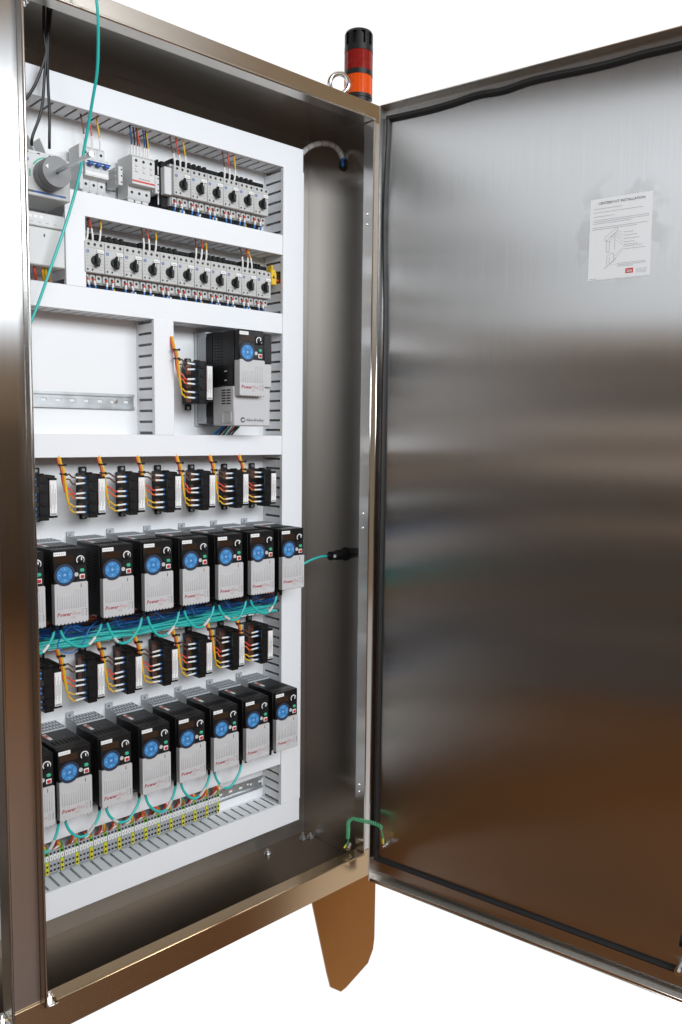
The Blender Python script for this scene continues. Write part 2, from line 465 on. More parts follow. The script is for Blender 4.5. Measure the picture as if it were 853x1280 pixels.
# local -y must be DN
DROT = math.atan2(DD.y, DD.x)
ysgn = -1 if (Matrix.Rotation(DROT, 3, 'Z') @ Vector((0, -1, 0))).dot(DN) > 0 else 1
def dy(n): return ysgn*n        # n = distance from the inner face towards the cabinet side
def dbox(b, x0, x1, n0, n1, z0, z1, c=0, m=0):
    y0, y1 = sorted((dy(n0), dy(n1)))
    (b.cbox(x0, x1, y0, y1, z0, z1, c, m) if c else b.box(x0, x1, y0, y1, z0, z1, m))
b = MB(); dbox(b, 0, DW, -.002, 0, DZ0+.001, DZ1-.001)
door = P_('door', b, 'steel_door', enc, DO)
door.rotation_euler = (0, 0, DROT)
for nm, (x0, x1, z0, z1), mt in (('door_flange', (0, DW, DZ1-.003, DZ1), 'steel_rail'), ('door_flange', (0, DW, DZ0, DZ0+.003), 'steel_rail'),
                             ('door_flange', (-.003, 0, DZ0, DZ1), 'steel'), ('door_flange', (DW, DW+.003, DZ0, DZ1), 'steel')):
    b = MB(); dbox(b, x0, x1, -.002, FD, z0, z1, .0012); P_(nm, b, mt, door)
# return lip along the lower and upper flange
b = MB(); dbox(b, .002, DW-.002, FD-.0025, FD-.0005, DZ0+.003, DZ0+.010, .0008); P_('flange_return', b, 'steel_rail', door)
# gasket, uneven along the top
def gasket(pts, w=.008, nn=None):
    b = MB()
    sec = 10
    Pp = spline(pts, 6)
    rows = []
    for i, p in enumerate(Pp):
        d = Pp[min(i+1, len(Pp)-1)]-Pp[max(i-1, 0)]; d.normalize()
        t = Vector((-d.z, 0, d.x))
        rows.append([p+t*(w*math.cos(a))+Vector((0, dy(1), 0))*(.0115*max(0, math.sin(a))) for a in [2*math.pi*k/sec for k in range(sec)]])
    vs = [q for r_ in rows for q in r_]
    fs = [(i*sec+k, i*sec+(k+1) % sec, (i+1)*sec+(k+1) % sec, (i+1)*sec+k) for i in range(len(rows)-1) for k in range(sec)]
    fs += [tuple(range(sec)), tuple((len(rows)-1)*sec+k for k in range(sec))]
    b.add(vs, fs)
    return b
G0, G1, GZ0, GZ1 = .010, DW-.03, DZ0+.060, DZ1-.030
top = [Vector((G0+(G1-G0)*i/14, dy(.0005), GZ1+[0, -.002, -.003, -.001, .003, -.001, .004, .003, .0, -.001, .001, 0, .001, 0, 0][i])) for i in range(15)]
P_('gasket', gasket(top), 'rubber', door)
P_('gasket', gasket([Vector((G0+(G1-G0)*i/6, dy(.0005), GZ0)) for i in range(7)], .0052), 'rubber', door)
P_('gasket', gasket([Vector((G0+[.004, -.002, .003, .002, .002, .001, .001, .0, 0][i]*1.2, dy(.0008), GZ0+(GZ1-GZ0)*(1-i/8))) for i in range(9)], .0062), 'rubber', door)
P_('gasket', gasket([Vector((G1, dy(.0008), GZ0+(GZ1-GZ0)*i/4)) for i in range(5)]), 'rubber', door)
# latch rod at the free edge
b = MB(); dbox(b, .805, .825, .018, .022, .41, 2.20, .001); rod = P_('latch_rod', b, 'zinc', door)
b = MB(); b.cyl((.795, dy(.030), .455), (1, 0, 0), .013, .018, 18); P_('roller', b, 'black', door)
b = MB(); b.cyl((.815, dy(.020), .365), (0, 0, 1), .007, .05, 14); P_('rod_end', b, 'bright_steel', door)
b = MB(); b.cyl((.792, dy(0), .378), (0, dy(1), 0), .009, .022, 14); b.cyl((.792, dy(.022), .378), (0, dy(1), 0), .006, .008, 6); P_('guide_stud', b, 'bright_steel', door)
# bonding stud on the door near the hinge
b = MB(); b.cyl((.045, dy(0), .420), (0, dy(1), 0), .0075, .007, 6); b.cyl((.045, dy(.007), .420), (0, dy(1), 0), .0042, .020, 10); P_('bonding_stud', b, 'bright_steel', door)
b = MB(); b.cyl((1.498, 1.553, .392), (-.75, -.5, .05), .007, .008, 6); b.cyl((1.492, 1.549, .392), (-.75, -.5, .05), .0042, .022, 10); P_('bonding_stud', b, 'bright_steel', enc)
def door_pt(t, n, z):
    return DO+DD*t+DN*n+Vector((0, 0, z))

# ------------------------------------------------------------------ wiring ducts
PITCH, YD = .025, 1.672
fing_cache = {}
def finger_mesh(kind, w):
    k = (kind, round(w, 4))
    if k not in fing_cache:
        b = MB()
        if kind == 'h': b.cbox(-w/2, w/2, YD+.005, YP-.008, -.0009, .0009, .0004)
        elif kind == 'o':
            b.cbox(-w/2, w/2, YD+.005, YP-.008, -.0009, .0009, .0004); b.cbox(-w/2+.0003, w/2-.0003, YD+.0015, YD+.0052, -.0022, .0022, .0006)
        else: b.cbox(-.0009, .0009, YD+.005, YP-.008, -w/2, w/2, .0004)
        fing_cache[k] = b.mesh('finger', 'pvc')
    return fing_cache[k]
def duct(name, x0, x1, z0, z1, vert, label, cover=True, proud=0, skip=()):
    t = thing(name, label, 'wiring duct', (0, 0, 0))
    b = MB(); b.box(x0+.0005, x1-.0005, YP-.0018, YP-.0003, z0+.0005, z1-.0005)
    if vert:
        b.box(x0, x0+.0018, YP-.008, YP-.002, z0, z1); b.box(x1-.0018, x1, YP-.008, YP-.002, z0, z1)
    else:
        b.box(x0, x1, YP-.008, YP-.002, z0, z0+.0018); b.box(x0, x1, YP-.008, YP-.002, z1-.0018, z1)
    P_('duct_base', b, 'pvc', t)
    a0, a1 = (z0, z1) if vert else (x0, x1)
    n = int((a1-a0)/PITCH)
    me = finger_mesh('v' if vert else ('h' if cover else 'o'), PITCH-.0056)
    off = (a1-a0-n*PITCH)/2+PITCH/2
    for i in range(n):
        c = a0+off+i*PITCH
        for s, e in enumerate(((x0, x1) if vert else (z0, z1))):
            if (s, i) in skip: continue
            ee = e+.0010 if s == 0 else e-.0010
            part('finger', me, t, (ee, 0, c) if vert else (c, 0, ee))
    if cover:
        b = MB(); y = YD-proud
        b.cbox(x0-.0012, x1+.0012, y, y+.0022, z0-.0012, z1+.0012, .0009)
        if vert:
            b.box(x0-.0012, x0-.0001, y+.002, y+.010, z0+.001, z1-.001); b.box(x1+.0001, x1+.0012, y+.002, y+.010, z0+.001, z1-.001)
        else:
            b.box(x0+.001, x1-.001, y+.002, y+.010, z0-.0012, z0-.0001); b.box(x0+.001, x1-.001, y+.002, y+.010, z1+.0001, z1+.0012)
        P_('duct_cover', b, 'pvc', t)
    return t
XD0 = .585
duct('wiring_duct', XD0, 1.4165, 2.171, 2.226, False, 'white slotted wiring duct running across the very top of the panel')
duct('wiring_duct', .777, 1.3500, 1.956, 2.003, False, 'white slotted wiring duct between the two rows of motor breakers')
duct('wiring_duct', XD0, 1.3500, 1.760, 1.808, False, 'white slotted wiring duct below the eleven motor breakers')
duct('wiring_duct', XD0, 1.3500, 1.452, 1.499, False, 'white slotted wiring duct below the large motor drive')
d5 = duct('wiring_duct', XD0, 1.3500, 1.043, 1.106, False, 'uncovered wiring duct full of teal and blue cables below the upper drives', cover=False)
duct('wiring_duct', XD0, 1.3500, .623, .672, False, 'white slotted wiring duct just above the terminal blocks')
duct('wiring_duct', XD0, 1.4165, .447, .508, False, 'white slotted wiring duct along the bottom of the panel')
nrv = int((2.1695-.5095)/PITCH)
duct('wiring_duct', 1.3525, 1.4180, .5095, 2.1695, True, 'tall vertical white wiring duct down the right edge of the panel', proud=.0015, skip=((0, int((1.895-.5095)/PITCH)),))
duct('wiring_duct', .777, .819, 1.8095, 1.9545, True, 'short vertical white wiring duct left of the eleven motor breakers', proud=.001)
duct('wiring_duct', .981, 1.030, 1.5005, 1.7585, True, 'vertical white wiring duct between the bare rail and the large drive', proud=.001)

# ------------------------------------------------------------------ mounting rails
def din(x0, x1, zc, label, h=.035):
    t = thing('mounting_rail', label, 'mounting rail')
    b = MB()
    z0, z1 = zc-h/2, zc+h/2
    yb, yf = YP-.0012, YP-.0075
    b.box(x0, x1, yf, yf+.0012, z1-.0055, z1); b.box(x0, x1, yf, yf+.0012, z0, z0+.0055)
    b.box(x0, x1, yf+.0012, yb, z1-.0067, z1-.0055); b.box(x0, x1, yf+.0012, yb, z0+.0055, z0+.0067)
    wz0, wz1 = z0+.0067, z1-.0067
    b.box(x0, x1, yb-.0012, yb, zc+.003, wz1); b.box(x0, x1, yb-.0012, yb, wz0, zc-.003)
    x = x0
    k = 0
    while x < x1:
        xe = min(x+.0205, x1)
        b.box(x, xe, yb-.0012, yb, zc-.003, zc+.003); x = xe+.012
    P_('rail', b, 'zinc', t)
    x = x0+.0205+.006
    scr = MB(); scr.cyl((0, 0, 0), (0, -1, 0), .0042, .0025, 14); me = scr.mesh('screw', 'bright_steel')
    part('screw', me, t, (x1-.045, yb-.0013, zc)); part('screw', me, t, (x0+.045, yb-.0013, zc))
    return t
din(.60, .9705, 1.5745, 'bare slotted steel mounting rail on the empty left part of the panel')
din(.60, 1.3470, .552, 'slotted steel mounting rail carrying the terminal blocks')
din(.60, 1.3470, 2.060, 'steel mounting rail behind the top row of breakers')
din(.82, 1.3470, 1.862, 'steel mounting rail behind the eleven motor breakers')

# ------------------------------------------------------------------ lettering
def text_mesh(s, size, m, shear=0, off=0, align='LEFT', res=1):
    c = bpy.data.curves.new('lettering', 'FONT')
    c.body = s; c.size = size; c.shear = shear; c.offset = off; c.align_x = align; c.resolution_u = res
    o = bpy.data.objects.new('lettering', c); COL.objects.link(o)
    dg = bpy.context.evaluated_depsgraph_get()
    me = bpy.data.meshes.new_from_object(o.evaluated_get(dg))
    bpy.data.objects.remove(o)
    me.transform(Matrix.Rotation(math.pi/2, 4, 'X'))
    me.materials.clear(); me.materials.append(MAT[m])
    me.name = 'lettering'
    return me
TX_POWER = text_mesh('Power', .0112, 'red_print', .25, .00026)
TX_FLEX = text_mesh('Flex', .0112, 'red_faint', .25, 0)
TX_525 = text_mesh('525', .0058, 'red_faint', .2, 0)
TX_AB = text_mesh('Allen-Bradley', .0095, 'mark', 0, .0001)
TX_ABC = text_mesh('AB', .0065, 'label_white', .15, .0002, 'CENTER')

def text_w(me): return max(v.co.x for v in me.vertices)

# ------------------------------------------------------------------ motor drives
def arc(cx, cz, r, a0, a1, n):
    return [(cx+r*math.cos(a0+(a1-a0)*i/n), cz+r*math.sin(a0+(a1-a0)*i/n)) for i in range(n+1)]
KX, KZ, KR = -.013, .101, .0167
def keypad_module(parent, y, zo=0, xo=0, tagseed=0):
    """keypad parts on a face at y (front), origin offset (xo, zo)"""
    def q(name, b, m): return P_(name, b, m, parent, (xo, 0, zo))
    b = MB(); b.cbox(-.033, .006, y-.0006, y+.001, .125, .139, .0004); q('display', b, 'display')
    b = MB(); b.cbox(-.035, -.0095, y-.0009, y+.001, .1400, .1478, .0003)
    for i in range(5): b.box(-.0325+i*.0042, -.0300+i*.0042, y-.0011, y-.0008, .1432, .1448, 1)
    q('name_tag', b, ['label_white', 'mark_soft'])
    b = MB()
    b.cbox(.0105, .0330, y-.0012, y+.001, .1195, .1385, .002, 2)
    b.ring((.0205, y-.0013, .129), (0, -1, 0), .0088, .0068, .0008, 22, rad(-40), rad(220), 1, ref=(1, 0, 0))
    b.cyl((.0205, y-.001, .129), (0, -1, 0), .0062, .006, 18, 0, r2=.0055)
    b.cbox(.0192, .0218, y-.0078, y-.0068, .1285, .1345, .0004, 1)
    q('dial', b, ['black', 'label_white', 'black_soft'])
    b = MB()
    b.ring((KX, y-.0005, KZ), (0, -1, 0), .0222, KR+.0004, .0012, 32, 0, 2*math.pi, 1)
    b.cyl((KX, y, KZ), (0, -1, 0), KR, .0014, 32, 0)
    b.ring((KX, y-.0012, KZ), (0, -1, 0), .0066, .0058, .0005, 20, 0, 2*math.pi, 1)
    for k in range(4):
        a = math.pi/4+k*math.pi/2
        c, s = math.cos(a), math.sin(a)
        p0, p1 = Vector((KX+c*.006, 0, KZ+s*.006)), Vector((KX+c*KR, 0, KZ+s*KR))
        n_ = Vector((-s, 0, c))*.0004
        yy = y-.0017
        b.add([p0-n_+Vector((0, yy, 0)), p1-n_+Vector((0, yy, 0)), p1+n_+Vector((0, yy, 0)), p0+n_+Vector((0, yy, 0))], [(0, 1, 2, 3)], 1)
    for dx, dz, w, h in ((0, .0115, .0022, .0014), (0, -.0115, .0024, .0014), (-.011, 0, .0036, .0011), (.0112, 0, .0026, .0011), (0, 0, .0036, .0020)):
        b.box(KX+dx-w/2, KX+dx+w/2, y-.0018, y-.0012, KZ+dz-h/2, KZ+dz+h/2, 2)
    q('keypad', b, ['key_blue', 'key_line', 'key_print'])
    b = MB(); b.cbox(.0200, .0292, y-.0022, y+.001, .1035, .1105, .002); q('start_button', b, 'green')
    b = MB(); b.cbox(.0188, .0302, y-.0014, y+.001, .0890, .0990, .0008, 0); b.cbox(.0206, .0284, y-.0026, y-.001, .0906, .0974, .001, 1); b.cyl((.0245, y-.0026, .094), (0, -1, 0), .0022, .0006, 12, 2); q('stop_button', b, ['label_white', 'red', 'red_print'])
    b = MB(); b.cyl((.0117, y+.001, .0995), (0, -1, 0), .0043, .003, 16); q('reverse_button', b, 'dev_grey')

def cover_poly(w, zt, kx=KX, kz=KZ, r=.0228):
    """front cover outline with the bay that holds the round keypad"""
    dz = kz-zt
    a = math.acos(min(1, dz/r)) if dz < r else 0
    pts = [(-w, .003), (-w+.002, 0)]
    k = 9
    step = 2*w/k
    for i in range(k):      # little feet along the lower edge
        x = -w+step*(i+.5)
        pts += [(x-.0016, 0.0), (x-.0012, .0022), (x+.0012, .0022), (x+.0016, 0.0)]
    pts += [(w-.002, 0), (w, .003), (w, zt-.002), (w-.002, zt)]
    pts += arc(kx, kz, r, -math.pi/2+a, -math.pi/2-a, 12)
    pts += [(-w+.002, zt), (-w, zt-.002)]
    return pts
def make_drive():
    t = thing('motor_drive', 'x', 'motor drive', (0, 0, 0), 'small motor drives with blue keypads')
    D, Wd, H = .172, .036, .152
    # grey heat sink with gridded top
    b = MB(); b.cbox(-.0345, .0345, -.056, -.0008, .004, H-.001, .001)
    for i in range(10): b.box(-.034+i*.0074, -.0322+i*.0074, -.056, -.001, H-.001, H+.003)
    for y in (-.0555, -.0385, -.0205, -.0025): b.box(-.034, .0344, y, y+.0016, H-.001, H+.0024)
    b.box(-.0344, -.0330, -.056, -.001, H-.001, H+.0046)
    P_('heat_sink', b, 'sink_grey', t)
    b = MB(); b.cbox(-.0345, -.016, -.0045, -.0006, H-.002, H+.014, .0008); b.cyl((-.027, -.0045, H+.0075), (0, -1, 0), .0030, .0012, 12, 1)
    P_('mounting_tab', b, ['sink_grey', 'zinc'], t)
    # black body, vents on the sides and on top
    b = MB(); b.cbox(-Wd, Wd, -.160, -.056, .001, H, .0018)
    body = P_('body', b, 'black', t)
    b = MB()
    for k in range(13):
        z = .052+k*.0066
        b.box(-Wd-.0007, -Wd+.0003, -.146, -.132, z, z+.0028); b.box(-Wd-.0007, -Wd+.0003, -.118, -.070, z, z+.0028)
        b.box(Wd-.0003, Wd+.0007, -.146, -.070, z, z+.0028)
    P_('side_vent', b, 'black_soft', body)
    b = MB()
    for k in range(7):
        x = -.028+k*.0088
        b.cbox(x, x+.0042, -.140, -.118, H-.0003, H+.0009, .0003)
    P_('top_vent', b, 'black_soft', body)
    b = MB(); b.box(-.024, -.0165, -.104, -.066, H+.0001, H+.0006, 0); b.box(-.0232, -.0173, -.088, -.072, H+.0006, H+.0008, 1)
    P_('warning_label', b, ['label_white', 'red'], body)
    # keypad panel
    y = -.1715
    b = MB(); b.cbox(-Wd, Wd, y, -.1602, .082, H, .0022); kp = P_('keypad_panel', b, 'black', t)
    b = MB(); b.box(.012, .0335, y-.0004, y+.001, .0845, .1165); P_('button_plate', b, 'black_soft', kp)
    keypad_module(kp, y)
    # light grey cover
    b = MB()
    b.prism(cover_poly(Wd-.0006, .0838), lambda p, q, h: (p, h, q), -.1742, -.1605)
    yf = -.1742
    for i in range(13):       # raised louvres
        x = -.0302+i*.0049
        top = .0700-.0125*max(0, 1-((x-KX)/.022)**2)**.5 if abs(x-KX) < .022 else .070
        b.cbox(x, x+.0024, yf-.0011, yf+.0005, .0315, top, .0005, 0)
    b.cbox(-.0350, .0350, yf-.0005, yf+.0005, .0278, .0290, .0002, 0)
    fc = P_('front_cover', b, 'drive_grey', t)
    b = MB(); b.box(.0200, .0215, yf-.0004, yf+.0004, .0722, .0800, 0); b.box(.0200, .0215, yf-.0005, yf+.0004, .0770, .0790, 1); P_('status_mark', b, ['mark', 'red'], fc)
    b = MB()
    for k in range(5):
        z = .0135+k*.0031
        b.box(.0205, .0265, yf-.0003, yf+.0003, z, z+.0010, 1); b.box(.0300, .0318, yf-.0004, yf+.0003, z-.0003, z+.0014, 0)
    P_('port_marks', b, ['mark', 'mark_soft'], fc)
    part('lettering', TX_POWER, fc, (-.0318, yf-.0004, .0170))
    part('lettering', TX_FLEX, fc, (-.0318+text_w(TX_POWER)+.0004, yf-.0004, .0170))
    part('lettering', TX_525, fc, (-.0020, yf-.0004, .0108))
    # network plugs under the drive
    for x in (-.0205, -.0045):
        b = MB(); b.cbox(x-.0052, x+.0052, -.137, -.124, -.010, .002, .0008); b.cyl((x, -.1305, -.010), (0, 0, -1), .0040, .012, 10, r2=.0034)
        P_('network_plug', b, 'black_soft', t)
    return t
R1X = [.676, .766, .8705, .9675, 1.063, 1.159, 1.2535, 1.349]
R2X = [.686, .767, .8605, .957, 1.051, 1.145, 1.239, 1.332]
R1Z, R2Z = 1.1175, .7060
drive0 = make_drive()
dt = tree(drive0)
def drive_label(i, row):
    n = 8
    pos = ['leftmost and half hidden', 'second from left', 'third from left', 'fourth from left', 'fifth from left', 'third from right', 'second from right', 'rightmost'][i]
    return f'black and grey motor drive with blue keypad, {pos} in the {row} row'
for row, xs, z0 in (('upper', R1X, R1Z), ('lower', R2X, R2Z)):
    for i, x in enumerate(xs):
        loc = (x-.036, YP-.0004, z0)
        if row == 'upper' and i == 0:
            drive0.location = loc; drive0['label'] = drive_label(i, row)
        else:
            dup(dt, loc, drive_label(i, row))

# large drive
def make_big():
    t = thing('large_motor_drive', 'large black and grey motor drive beside the vertical duct in the middle of the panel', 'motor drive', (1.1955, YP-.0004, 1.5235))
    w, H = .0545, .2205
    b = MB(); b.cbox(-w-.004, w, -.0065, -.0006, -.002, H+.012, .001); b.cbox(-.045, -.030, -.0080, -.0062, .004, .010, .0005, 1); b.cyl((-w+.004, -.0065, H+.004), (0, -1, 0), .003, .0012, 12, 1); P_('mounting_plate', b, ['sink_grey', 'zinc'], t)
    b = MB(); b.cbox(-w+.001, w-.001, -.046, -.0066, .004, H+.004, .0015, 0)
    for k in range(4): b.box(-w-.0003, -w+.0015, -.0430+k*.009, -.0400+k*.009, .012, H-.004, 0)
    P_('heat_sink', b, 'sink_grey', t)
    b = MB(); b.cbox(-w+.001, w-.001, -.075, -.0462, .004, H, .0015)
    for k in range(6): b.box(-w-.0004, -w+.0012, -.0730+k*.0046, -.0708+k*.0046, .020, H-.008)
    P_('rear_housing', b, 'black', t)
    b = MB(); b.cbox(-w, w, -.158, -.0752, .092, H, .002); body = P_('body', b, 'black', t)
    b = MB()
    for k in range(14):
        for j in range(3):
            b.box(-w-.0007, -w+.0003, -.118+j*.014, -.108+j*.014, .118+k*.0068, .1212+k*.0068)
    P_('side_vent', b, 'black_soft', body)
    b = MB()
    for z in (.104, .125): b.cbox(-w-.001, -w+.0002, -.134, -.124, z, z+.003, .0004)
    P_('clip', b, 'dev_grey', body)
    b = MB(); b.cbox(-w+.0003, w-.0003, -.160, -.0754, -.001, .0915, .0025); low = P_('lower_cover', b, 'drive_grey', t)
    b = MB()
    for k in range(6):
        for j in range(2): b.cbox(-w-.0004, -w+.0012, -.148+j*.020, -.132+j*.020, .050+k*.0062, .0530+k*.0062, .0003)
    P_('side_vent', b, 'hole', low)
    b = MB(); b.cbox(-w-.0006, -w+.001, -.152, -.118, .006, .032, .003); P_('finger_grip', b, 'drive_grey', low)
    b = MB(); b.cyl((-.028, -.1602, .0135), (0, -1, 0), .0065, .0005, 24); logo = P_('emblem', b, 'mark', low)
    part('lettering', TX_ABC, logo, (-.028, -.1610, .0113)); part('lettering', TX_AB, low, (-.018, -.1605, .0105))
    # right hand upper strip and the keypad unit
    b = MB(); b.cbox(.0300, w, -.1655, -.1582, .1475, H-.004, .002); P_('side_strip', b, 'black', t)
    b = MB(); b.cbox(.0300, w-.0004, -.1655, -.1582, .0918, .1470, .002); P_('side_strip', b, 'drive_grey', t)
    xo, zo = -.0150, .0690
    y = -.1775
    b = MB(); b.cbox(xo-.0365, xo+.0365, y, -.1582, zo+.080, zo+.1525, .0022); kp = P_('keypad_panel', b, 'black', t)
    keypad_module(kp, y, zo, xo)
    b = MB(); yf = -.1802
    b.prism(cover_poly(.0362, .0838), lambda p, q, h: (p+xo, h, q+zo), yf, -.1600)
    for i in range(13):
        x = -.0302+i*.0049
        top = .0700-.0125*max(0, 1-((x-KX)/.022)**2)**.5 if abs(x-KX) < .022 else .070
        b.cbox(xo+x, xo+x+.0024, yf-.0011, yf+.0005, zo+.0315, zo+top, .0005)
    fc = P_('front_cover', b, 'drive_grey', t)
    part('lettering', TX_POWER, fc, (xo-.0318, yf-.0004, zo+.0170))
    part('lettering', TX_FLEX, fc, (xo-.0318+text_w(TX_POWER)+.0004, yf-.0004, zo+.0170))
    part('lettering', TX_525, fc, (xo-.002, yf-.0004, zo+.0108))
    b = MB()
    for k in range(5):
        z = zo+.0135+k*.0031
        b.box(xo+.0205, xo+.0265, yf-.0003, yf+.0003, z, z+.0010, 1); b.box(xo+.0300, xo+.0318, yf-.0004, yf+.0003, z-.0003, z+.0014, 0)
    P_('port_marks', b, ['mark', 'mark_soft'], fc)
    return t
make_big()

# ------------------------------------------------------------------ line reactors and their wiring
def make_reactor(s=1.0):
    t = thing('line_reactor', 'x', 'line reactor', (0, 0, 0), 'black line reactors with white labels')
    b = MB()
    b.cbox(.0240, .0430, -.0055, -.0006, -.059, .059, .002)
    P_('bracket', b, 'iron', t)
    sc = MB(); sc.cyl((0, 0, 0), (0, -1, 0), .0046, .0022, 12, r2=.0036); me = sc.mesh('screw', 'zinc')
    for z in (-.0525, .0525): part('screw', me, t, (.0335, -.0055, z))
    b = MB()
    for k in range(6):
        x = .0165+k*.0056
        b.box(x, x+.0046, -.066, -.0058, -.0455+.001*(k % 2), .0455-.001*(k % 2))
    b.box(.0170, .0480, -.065, -.0060, -.0440, .0440)
    P_('core', b, 'iron', t)
    for z in (-.030, 0, .030):
        b = MB(); b.cbox(.0095, .040, -.062, -.028, z-.0112, z+.0112, .003); P_('winding', b, 'copper', t)
    b = MB(); b.cbox(0, .0208, -.100, -.0670, -.0465, .0465, .0014)
    for z in (.039, .028, .007, -.004, -.022, -.034):
        b.cbox(-.0030, .0005, -.0985, -.0885, z-.0042, z+.0042, .0008)
    for z in (-.033, -.0135, .0135, .033):
        b.cbox(.004, .017, -.1022, -.0995, z-.003, z+.003, .0008)
    b.cbox(.0060, .0206, -.078, -.0672, .0466, .0500, .001)
    P_('terminal_strip', b, 'black', t)
    b = MB(); b.cbox(.0212, .0388, -.1000, -.0670, -.0415, .0415, .0014); lc = P_('label_carrier', b, 'black', t)
    b = MB(); b.box(.0220, .0375, -.1006, -.0998, -.0365, .0365, 0)
    for k in range(6): b.box(.0240+k*.0021, .0248+k*.0021, -.1008, -.1005, -.030+.008*((k*7) % 3), .028-.009*((k*5) % 3), 1)
    b.box(.0228, .0362, -.1009, -.1005, -.0355, -.0315, 1); b.box(.0222, .0230, -.1008, -.1005, -.02, .036, 2)
    P_('rating_label', b, ['label_white', 'mark_soft', 'red_faint'], lc)
    return t
TZ = (.039, .028, .007, -.004, -.022, -.034)
WC = ('w_brown', 'w_brown', 'w_red', 'w_orange', 'w_yellow', 'w_yellow')
def make_harness(seed, up):
    """six coloured wires from the strip, tied together and led up into the duct"""
    r = random.Random(seed)
    t = thing('wire_harness', 'x', 'wire harness', (0, 0, 0), 'tied wire harnesses beside the line reactors')
    bx, by = -.052+r.uniform(-.004, .004), -.088
    for k in range(6):
        z = TZ[k]
        j = r.uniform(-.0015, .0015)
        a = 2*math.pi*k/6+.55
        ox, oy = .0032*math.cos(a), .0032*math.sin(a)
        zt = .046-k*.006
        end = Vector((-.028, -.0935, z+j))
        low = (bx+ox*1.3+.001*k, by+oy, min(zt, z+.020)-.001*k)
        mid = (bx*.80+.001*k, by-.002, z+.0085-(.003 if k > 3 else 0))
        pts = [(-.0255, -.0935, z+j), (-.0330, -.0935, z+j+.0008), mid, low, (bx+ox-.004, by+oy*1.2, .060), (bx+ox-.006, by+oy+.006, up*.82), (bx+ox-.007, by+oy+.016, up+.012)]
        b = MB(); b.tube(pts, .00175, 6, 0)
        b.tube([(-.0262, -.0935, z+j), (-.0160, -.0935, z+j*.5), (-.0068, -.0935, z)], .0021, 7, 1, smooth=False)
        b.tube([(-.0070, -.0935, z), (-.0020, -.0935, z)], .0023, 8, 2, smooth=False)
        P_('wire', b, [WC[k], 'w_white', 'w_lblue'], t)
    for zt in (.066, .047):
        b = MB(); b.ring((bx-.004-(.002 if zt > .06 else 0), by, zt), (0.05, 0, 1), .0066, .0048, .0028, 14); b.cbox(bx-.002, bx+.0025, by-.0085, by-.0055, zt-.001, zt+.004, .0006)
        P_('cable_tie', b, 'w_black', t)
    return t
RA = [.721, .829, .925, 1.0195, 1.114, 1.2125, 1.300]
RB = [.722, .820, .9125, 1.007, 1.103, 1.200, 1.291]
rx0 = make_reactor(); rt = tree(rx0)
harn = [tree(make_harness(s, .084)) for s in (1, 2, 3)]
harnB = [tree(make_harness(s, .078)) for s in (4, 5, 6)]
POS7 = ['leftmost', 'second from left', 'third from left', 'middle one', 'third from right', 'second from right', 'rightmost']
first = True
usedh = set()
for row, xs, zc, hs, nm in (('A', RA, 1.3685, harn, 'upper row of seven'), ('B', RB, .9625, harnB, 'lower row of seven')):
    for i, lx in enumerate(xs):
        loc = (lx-.0215, YP, zc)
        lab = f'black line reactor with white label, {POS7[i]} in the {nm}'
        if first: rx0.location = loc; rx0['label'] = lab; first = False
        else: dup(rt, loc, lab)
        h = hs[i % 3]
        hl = f'coloured wires of the reactor {POS7[i]} in the {nm}'
        if (row, i % 3) not in usedh:
            h[0].location = loc; h[0]['label'] = hl; usedh.add((row, i % 3))
        else: dup(h, loc, hl)
# reactor beside the large drive
o = dup(rt, (1.079, YP-.008, 1.622), 'larger line reactor with red windings left of the large drive')
o.scale = (1.0, 1.02, 1.06)
hb = dup(harn[1], (1.079, YP-.008, 1.622), 'orange and yellow wire harness left of the large drive')
hb.scale = (.98, 1.0, 1.06)
# short leads under the large drive
ld = thing('lead_bundle', 'blue, black and green leads below the large drive entering the duct', 'wires')
for k, (c, u0, u1) in enumerate((('w_lblue', 279, 265), ('w_lblue', 281, 268), ('w_black', 284, 272), ('teal', 288, 278), ('w_white', 292, 283), ('w_red', 294, 285), ('teal', 299, 288), ('w_black', 296, 284))):
    b = MB(); b.tube([PX(u0+4, 524, 1.655), PX(u0, 533, 1.668), PX((u0+u1)/2, 539, 1.69), PX(u1, 546, 1.705), PX(u1-2, 551, 1.71)], .0024, 7); P_('wire', b, c, ld)

